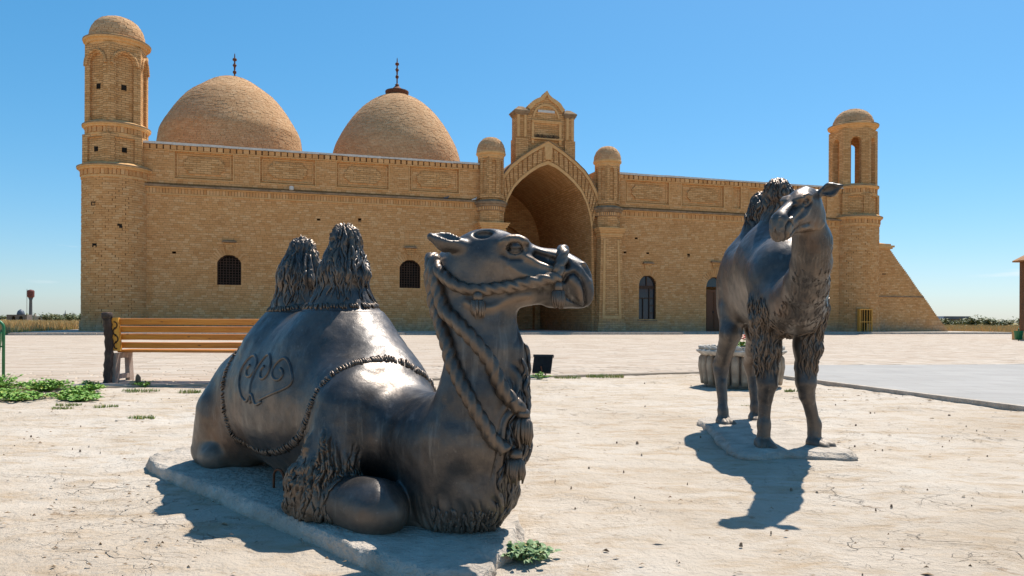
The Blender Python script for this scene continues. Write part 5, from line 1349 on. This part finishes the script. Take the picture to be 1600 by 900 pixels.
# ---- weeds and grass tufts
weed('rosette_weed', .045, 2.76, .115, .045, 300, .032, M_LEAFB, 'low grey-green rosette weed on bare clay in front of the lying camel', 1)
WL = ('tallest leafy weed of the clump, right beside the green bin frame', 'leafy weed of the clump at its back right corner', 'low leafy weed in the middle of the clump at the left edge', 'low leafy weed at the front right of the clump', 'leafy weed of the clump at the very left edge, below the bin', 'flat leafy weed at the right end of the clump', 'small leafy weed between the clump and the bench end', 'leafy weed at the front left of the clump', 'outermost flat weed trailing from the clump towards the camel')
for k, (x, y, r_, h) in enumerate(((-6.05, 9.05, .42, .20), (-5.55, 9.15, .36, .13), (-5.75, 8.35, .40, .10), (-5.15, 8.05, .36, .07), (-6.3, 8.5, .42, .15), (-4.75, 8.35, .30, .06), (-5.0, 9.05, .26, .08), (-5.6, 7.75, .40, .09), (-4.5, 8.0, .25, .05))):
    weed('leafy_weed', x, y, r_, h, int(1500 * r_), .05, M_LEAF, WL[k], 10 + k, 'weed', 'weeds at the left edge of the ground')
weed('leafy_weed', -5.35, 9.68, .20, .08, 90, .04, M_LEAF, 'green weed at the foot of the left bench end', 31)
weed('leafy_weed', -4.62, 9.66, .17, .09, 80, .04, M_LEAF, 'green weed beside the little stone under the bench', 32)
weed('leafy_weed', .42, 11.38, .20, .09, 110, .04, M_LEAF, 'green weed growing at the foot of the black floodlight', 33)
T = 'grass tufts on the clay'
for k, (x, y, r_, h, n, lab) in enumerate((
    (1.42, 11.7, .30, .06, 160, 'thin strip of green grass along the plaza edge right of the floodlight'), (.85, 11.5, .22, .05, 90, 'short grass directly beside the floodlight weed'),
    (-4.35, 7.55, .13, .035, 70, 'upper of two tiny grass tufts at the far left below the weeds'), (-4.25, 7.28, .11, .03, 50, 'lower of two tiny grass tufts at the far left below the weeds'),
    (-3.92, 7.42, .12, .035, 60, 'grass tuft on the clay between the weeds and the lying camel, left one'), (-3.18, 6.6, .12, .035, 70, 'lone grass tuft on the clay just left of the lying camel'),
    (-3.75, 8.95, .14, .05, 70, 'grass tuft on the clay just in front of the bench, right one'), (-4.35, 9.0, .22, .05, 110, 'wider grass tuft on the clay just in front of the bench'),
    (3.42, 9.35, .10, .05, 60, 'grass tuft at the right foot of the planter'), (2.36, 7.7, .07, .03, 40, 'tiny grass tuft on the clay behind the standing camel'), (-4.9, 6.85, .07, .03, 30, 'tiny grass tuft low at the left edge of the clay'))):
    tuft('grass_tuft', x, y, r_, h, int(n * 1.8), M_GRASS, lab, 50 + k, T)
# ---- stones
def stone(name, x, y, sx, sy, sz, seed, mat, label=None, group=None):
    mb = MB(); n, mrow = 10, 6; rows = []
    for a in range(mrow + 1):
        th = math.pi * a / mrow; P = np.array([(math.sin(th) * math.cos(6.283 * b / n), math.sin(th) * math.sin(6.283 * b / n), -math.cos(th)) for b in range(n)]); P = P * (1 + .28 * vnoise(P * 1.3 + seed * 7.1, seed))[:, None]
        rows.append(mb.pts([(p[0] * sx, p[1] * sy, p[2] * sz + sz * .7) for p in P]))
    for a in range(mrow):
        for b in range(n): mb.f.append([rows[a][b], rows[a][(b + 1) % n], rows[a + 1][(b + 1) % n], rows[a + 1][b]])
    o = mb.build(name, mat); o.location = (x, y, 0)
    return tag(o, label, 'stone', group) if label else o
M_TAN = simple('tan_stone', (.36, .25, .14), (.50, .37, .23), 9, .9, 0, .2, .6); M_BRST = simple('brown_stone', (.12, .085, .055), (.22, .16, .11), 9, .9, 0, .2, .6)
stone('stone', -4.80, 9.72, .045, .04, .045, 3, M_TAN, 'pale tan stone on the ground under the bench'); stone('stone', -4.755, 9.775, .032, .032, .085, 5, M_BRST, 'upright darker brown stone just behind the pale one under the bench')
mb = MB(); rng = random.Random(77)
for k in range(150):
    y = 2.0 + 9.5 * rng.random() ** 1.3; x = rng.uniform(-.68, .68) * y; r_ = rng.uniform(.002, .0065) * (1.6 if rng.random() < .08 else 1) * (1 + .04 * y)
    if inside(PATH, [x], [y])[0] or inside(PLAZA, [x], [y])[0]: continue
    P = [(x + r_ * rng.uniform(.6, 1.5) * math.cos(a), y + r_ * rng.uniform(.6, 1.3) * math.sin(a)) for a in np.linspace(0, 5.2, 6)]
    i = mb.pts([(*p, -.012) for p in P] + [(x + (p[0] - x) * .6, y + (p[1] - y) * .6, r_ * rng.uniform(.2, .6)) for p in P])
    for a in range(6): mb.f.append([i[a], i[(a + 1) % 6], i[6 + (a + 1) % 6], i[6 + a]])
    mb.f.append(i[6:])
pm = Mat('pebbles', .9, 0, .2); pm.i('Base Color', pm.ramp(pm.node('ShaderNodeNewGeometry').outputs['Random Per Island'], [(0, (.14, .10, .07)), (.5, (.30, .22, .15)), (1, (.52, .44, .35))])); 
tag(mb.build('pebbles', pm.m), 'scattered small pebbles and crumbs lying on the pale clay', 'pebbles', None, 'stuff')
mb = MB(); rng = random.Random(99)
while len(mb.f) < 1500 * 2:
    y = 2.0 + 10.2 * rng.random() ** 1.15; x = rng.uniform(-.70, .70) * y
    if vnoise(np.array([[x * .9, y * .9, 3.]]), 8)[0] < rng.uniform(-.5, .5) or inside(PATH, [x], [y])[0] or inside(PLAZA, [x], [y])[0]: continue
    L = rng.uniform(.005, .018) * (2. if rng.random() < .05 else 1) * (.55 + .13 * y); w_ = L * rng.uniform(.2, .55); a = rng.gauss(.15, .5); h_ = rng.uniform(.002, .008)
    u = Vector((math.cos(a), math.sin(a), 0)); v_ = Vector((-u.y, u.x, 0)); c_ = Vector((x, y, rng.uniform(-.003, .004)))
    i = mb.pts([c_ - u * L, c_ - u * L * .2 - v_ * w_ + Vector((0, 0, h_)), c_ + u * L * .9, c_ + u * L * .1 + v_ * w_ + Vector((0, 0, h_ * rng.uniform(-.5, 1))), c_ + Vector((0, 0, h_ * 1.3))])
    mb.f += [[i[0], i[1], i[4]], [i[1], i[2], i[4]], [i[2], i[3], i[4]], [i[3], i[0], i[4]]]
fm = Mat('dry_crumbs', .95, 0, .1); fm.i('Base Color', fm.ramp(fm.node('ShaderNodeNewGeometry').outputs['Random Per Island'], [(0, (.14, .09, .055)), (.4, (.30, .20, .12)), (.8, (.42, .31, .205)), (1, (.52, .44, .34))]))
tag(mb.build('clay_crumbs', fm.m), 'dry curled clay flakes and plant crumbs strewn over the ground', 'crumbs', None, 'stuff')

# ---- litter bins
def bin_(x, y, rz, s, label, cat='litter bin'):
    b = empty('litter_bin', (x, y, 0), rz, label, cat)
    mb = MB()
    mb.tube([(-.30 * s, 0, -.02), (-.30 * s, 0, .70 * s)] + [(-.20 * s - .10 * s * math.cos(t), 0, .70 * s + .10 * s * math.sin(t)) for t in np.linspace(.2, math.pi / 2, 6)] + [(.20 * s + .10 * s * math.sin(t), 0, .70 * s + .10 * s * math.cos(t)) for t in np.linspace(0, math.pi / 2 - .2, 6)] + [(.30 * s, 0, .70 * s), (.30 * s, 0, -.02)], .019 * s, 10)
    mb.bar((-.30 * s, 0, .45 * s), (.30 * s, 0, .45 * s), .02 * s, .02 * s); mb.build('frame', M_GREEN, b, True)
    mb = MB(); mb.lathe(0, 0, [(.17 * s, .10 * s), (.20 * s, .12 * s), (.265 * s, .62 * s), (.275 * s, .64 * s), (.255 * s, .64 * s), (.19 * s, .14 * s)], 24, 0, False); mb.lathe(0, 0, [(.18 * s, .13 * s), (.001, .13 * s)], 24, 0, False); mb.build('bucket', M_GREEN, b, True)
    return b
bin_(-7.36, 10.62, R(8), 1.02, 'green metal litter bin in a tubular frame at the left edge')
bin_(23.75, 36.0, R(60), .75, 'small dark green litter bin beside the wooden shelter post at the right edge')
# ---- shelter at the right edge
SH = empty('wooden_shelter', (26.7, 36.2, 0), R(0), 'brown wooden shelter with hipped roof cut by the right edge', 'shelter')
M_SHW = simple('brown_post_wood', (.13, .055, .022), (.22, .10, .042), 5, .6, 0, .3, .3, .004, (4, 4, .4)); M_SHR = simple('orange_roof_boards', (.36, .15, .045), (.48, .22, .075), 4, .6, 0, .3, .3)
for sx, sy in ((-1, -1), (1, -1), (1, 1), (-1, 1)):
    p = MB().lathe(sx * 1.6, sy * 1.6, [(.11, .4), (.11, 3.95)], 12).build('post', M_SHW, SH); MB().box(sx * 1.6 - .3, sx * 1.6 + .3, sy * 1.6 - .3, sy * 1.6 + .3, -.02, .42).build('post_base', M_TRIM, p)
e = 1.9; mb = MB(); rf = [(-e, -e, 3.85), (e, -e, 3.85), (e, e, 3.85), (-e, e, 3.85)]
for k in range(4):
    a, b = rf[k], rf[(k + 1) % 4]
    for j in range(8):
        p = [a[i] + (b[i] - a[i]) * j / 8 for i in range(3)]; q = [a[i] + (b[i] - a[i]) * (j + .94) / 8 for i in range(3)]; t = (0, 0, 5.3)
        up = lambda v, f, dz: tuple(v[i] + (t[i] - v[i]) * f + (dz if i == 2 else 0) for i in range(3))
        mb.hexa([up(p, 0, 0), up(q, 0, 0), up(q, .97, 0), up(p, .97, 0)], [up(p, 0, .07), up(q, 0, .07), up(q, .97, .07), up(p, .97, .07)])
mb.build('roof', M_SHR, SH)
mb = MB()
for k in range(4): a, b = rf[k], rf[(k + 1) % 4]; mb.bar((a[0] * .76, a[1] * .84, 3.92), (b[0] * .84, b[1] * .84, 3.92), .14, .16)
mb.build('beam', M_SHW, SH)
# ---- pigeons on the ledge, twigs on the crest
M_BIRD = simple('pigeon_feathers', (.05, .05, .06), (.16, .16, .18), 20, .7); M_PALEB = simple('pale_pigeon_feathers', (.5, .48, .45), (.7, .68, .65), 20, .7)
for s_, mat_, lab in ((17.2, M_BIRD, 'dark pigeon sitting on the ledge left of the portal'), (19.05, M_PALEB, 'pale pigeon sitting on the ledge next to the left portal turret')):
    x, y = fac2w(s_, -.10); b = empty('pigeon', (x, y, 8.58), FROT, lab, 'pigeon'); mb = MB()
    mb.tube([(-.20, 0, .03), (-.10, 0, .07), (.0, 0, .09), (.08, 0, .11), (.12, 0, .16), (.135, 0, .20), (.15, 0, .215)], [.012, .04, .062, .055, .035, .034, .012], 10); mb.build('body', mat_, b, True)
    mb = MB(); mb.tube([(.15, 0, .212), (.185, 0, .20)], [.012, .003], 6); mb.build('beak', M_TAN, b); mb = MB()
    for t in (-.02, .02): mb.tube([(.01, t, .05), (.015, t, .0)], .006, 5)
    mb.build('feet', M_RUST, b)
mb = MB(); rng = random.Random(4)
for k in range(120):
    p = Vector((rng.uniform(-.75, .75), rng.uniform(-.12, .10), rng.uniform(0, .16))); a = rng.uniform(0, 3.14); L = rng.uniform(.1, .3)
    mb.tube([p, p + Vector((math.cos(a), rng.uniform(-.4, .4), math.sin(a) * .6)) * L], [.012, .005], 4)
x, y = fac2w(23.95, -.10); nest = mb.build('bird_nest', M_DARKWOOD); nest.location = (x, y, 12.97); nest.rotation_euler = (0, 0, FROT); tag(nest, 'dark untidy twig nest on the ledge of the portal crest', 'nest')

# ================================================================== FAR THINGS
WT = empty('water_tower', (-156.7, 250, 0), 0, 'rust red water tower on a thin stem far off at the left', 'water tower')
MB().lathe(0, 0, [(.62, 0), (.55, .3), (.45, 6.8), (.75, 7.7)], 16).build('stem', simple('grey_stem', (.10, .10, .11), (.16, .15, .16), 3), WT, True)
MB().lathe(0, 0, [(.7, 7.6), (1.05, 7.9), (1.08, 9.7), (.9, 10.0), (.1, 10.25)], 20).build('tank', simple('red_tank', (.13, .035, .03), (.20, .06, .05), 3, .7), WT)
mb = MB()
for x in (-1.35, -1.15): mb.tube([(x, 0, .2), (x, 0, 10.4)], .03, 5)
for k in range(25): mb.tube([(-1.35, 0, .4 + k * .4), (-1.15, 0, .4 + k * .4)], .02, 4)
mb.build('ladder', M_RUST, WT)
M_FARW = simple('far_mud_wall', (.34, .27, .20), (.46, .38, .30), 1.5); M_FARD = simple('far_dark_wall', (.13, .10, .085), (.22, .17, .14), 1.5); M_FARB = simple('far_dome_metal', (.08, .09, .11), (.13, .14, .17), 2, .5)
h = empty('ruined_tomb', (-141.6, 220, 0), .2, 'ruined brown tomb with a grey dome far off at the left', 'building')
mb = MB(); backing(mb, -2.9, 2.4, 0, 1.9, [arch_hole(-1.6, -.6, 0, 1.0, 1.5), arch_hole(.3, 1.3, 0, 1.0, 1.5)], 0, 3.5); mb.build('wall', M_FARD, h); MB().lathe(.1, 1.8, [(1.0, 1.8), (1.02, 2.2), (.8, 2.9), (.4, 3.3), (.05, 3.5)], 16).build('dome', M_FARB, h, True)
h = empty('mud_house', (-136.6, 222, 0), .1, 'pale roofless mud wall house right of the ruined tomb', 'building')
mb = MB(); backing(mb, -1.6, 1.6, 0, 1.5, [arch_hole(-.3, .3, .2, .8, 1.1)], 0, 3); mb.box(-1.6, -1.1, 0, .5, 1.5, 2.0); mb.box(1.2, 1.6, 0, .5, 1.5, 1.9); mb.build('wall', M_FARW, h)
h = empty('walled_enclosure', (-143.3, 240, 0), .05, 'long brown walled enclosure with corner stubs far off at the left', 'building')
mb = MB(); mb.box(-2.9, 2.9, 0, 3, 0, 1.3); mb.build('wall', M_FARD, h); mb = MB()
for x in (-2.9, 2.5): mb.box(x, x + .4, -.1, .4, 0, 1.75)
mb.build('corner_stub', M_FARD, h)
h = empty('monument_spire', (-151.3, 260, 0), 0, 'thin dark curved spire standing on the left horizon', 'monument')
MB().tube([(-.25, 0, 0), (-.2, 0, 1.2), (0, 0, 2.4), (.12, 0, 3.7)], [.28, .3, .2, .04], 8).build('blade', M_FARB, h, True); MB().lathe(-.1, 0, [(.6, 0), (.5, .5), (.3, .6)], 8).build('foot', M_FARD, h)
# dry steppe grass (uncountable) and bushes
def blades(name, pts, h0, h1, w, mat, label, seed):
    rg = np.random.default_rng(seed); n = len(pts); per = 7
    P = np.repeat(pts, per, 0) + rg.normal(0, .22, (n * per, 2)); N_ = len(P); L = rg.uniform(h0, h1, N_) * np.repeat(rg.uniform(.6, 1.15, n), per); a = rg.uniform(0, 6.283, N_); le = rg.uniform(.05, .5, N_)
    tip = np.stack([P[:, 0] + np.cos(a) * le * L, P[:, 1] + np.sin(a) * le * L, L - .03], 1); ww = w * rg.uniform(.5, 1.3, N_); b = rg.uniform(0, 3.14, N_)
    A = np.stack([P[:, 0] - np.cos(b) * ww, P[:, 1] - np.sin(b) * ww, P[:, 0] * 0 - .08], 1); Bv = np.stack([P[:, 0] + np.cos(b) * ww, P[:, 1] + np.sin(b) * ww, P[:, 0] * 0 - .08], 1)
    Vv = np.stack([A, Bv, tip], 1).reshape(-1, 3); Qq = np.arange(N_ * 3).reshape(-1, 3)
    me = arrays_mesh(name, Vv, Qq); me.shade_flat(); return tag(link(name, me, mat), label, 'grass', None, 'stuff')
def scatter(n, y0, y1, x0f, x1f, seed):
    rg = np.random.default_rng(seed); y = y0 * (y1 / y0) ** rg.random(n); x = y * rg.uniform(x0f, x1f, n); k = ~inside(PLAZA, x, y)
    q = np.stack([x, y], 1) - np.array(FA[:2]); s_, i_ = q @ fd, q @ fin; k &= ~((s_ > -5.8) & (s_ < 61) & (i_ > -6) & (i_ < 20)); return np.stack([x, y], 1)[k]
blades('dry_grass', scatter(5200, 36.5, 230, -.74, -.52, 1), .25, .75, .035, M_DRY, 'tall dry yellow grass covering the steppe at the left', 2)
blades('dry_grass', scatter(5200, 41, 230, .50, .74, 3), .2, .65, .035, M_DRY, 'dry straw coloured grass covering the steppe at the right', 4)
blades('green_grass', np.r_[scatter(1500, 36.8, 52, -.74, -.54, 5)], .15, .4, .03, M_GRASS, 'greener short grass just beyond the plaza edge at the left', 6)
blades('green_grass', np.r_[scatter(1700, 41, 60, .50, .74, 7)], .15, .4, .03, M_GRASS, 'greener short grass just beyond the plaza edge at the right', 8)
def bush(x, y, r_, h_, seed, label, group):
    rg = random.Random(seed); b = empty('steppe_bush', (x, y, 0), 0, label, 'bush', group); mb = MB(); st_ = MB()
    for k in range(8):
        a = rg.uniform(0, 6.28); tip = Vector((math.cos(a) * r_ * rg.uniform(.3, .8), math.sin(a) * r_ * rg.uniform(.3, .8), h_ * rg.uniform(.5, .95))); st_.tube([(0, 0, -.1), tip * .5 + Vector((0, 0, h_ * .1)), tip], [.06, .04, .015], 5)
        for j in range(40): p = tip * rg.uniform(.35, 1.05) + Vector((rg.gauss(0, 1), rg.gauss(0, 1), rg.gauss(0, .6))) * r_ * .24; p.z = max(p.z, .05); c_ = rg.uniform(0, 6.28); add_leaf(mb, p, (math.cos(c_), math.sin(c_), rg.uniform(-.2, .9)), r_ * .28, r_ * .16, .5, rg)
    mb.build('crown', M_BUSH, b); st_.build('trunk', M_DARKWOOD, b)
rg = random.Random(9)
PLc = ['first', 'second', 'third', 'fourth', 'fifth', 'sixth', 'seventh', 'eighth', 'ninth', 'tenth', 'eleventh', 'twelfth', 'thirteenth', 'fourteenth', 'fifteenth', 'sixteenth']
GL = 'bushes on the left horizon'; GRR = 'bushes on the right horizon'
for k, (fx, y, r_, h_) in enumerate([(-.605, 175, 1.6, 1.7), (-.592, 185, 1.7, 1.6), (-.575, 200, 2.0, 1.8), (-.563, 205, 2.0, 1.6)]): bush(fx * y, y, r_, h_, 100 + k, 'round green bush in the dry grass right of the mud house, %s from the left' % PLc[k], GL)
for k in range(16):
    fx = .555 + .012 * k + rg.uniform(-.004, .004); y = rg.uniform(150, 260); bush(fx * y, y, rg.uniform(1.4, 3.0), rg.uniform(.9, 2.0), 130 + k, 'dull green bush on the right horizon, %s to the right of the buttress' % PLc[k], GRR)
for k in range(7):
    fx = -.69 + .022 * k + rg.uniform(-.004, .004); y = rg.uniform(300, 420); bush(fx * y, y, rg.uniform(3, 5), rg.uniform(1.0, 1.8), 170 + k, 'hazy low bush on the skyline behind the far left buildings, %s from the left' % PLc[k], 'bushes on the left skyline')
h = empty('far_farmhouse', (168, 290, 0), -.1, 'dark low farm building among bushes on the right horizon', 'building')
mb = MB(); mb.box(-5, 5, 0, 5, 0, 2.2); mb.build('wall', M_FARD, h); MB().prism([(-5.4, 2.2), (5.4, 2.2), (4.6, 3.3), (-4.6, 3.3)], -.4, 5.4).build('roof', M_FARB, h)
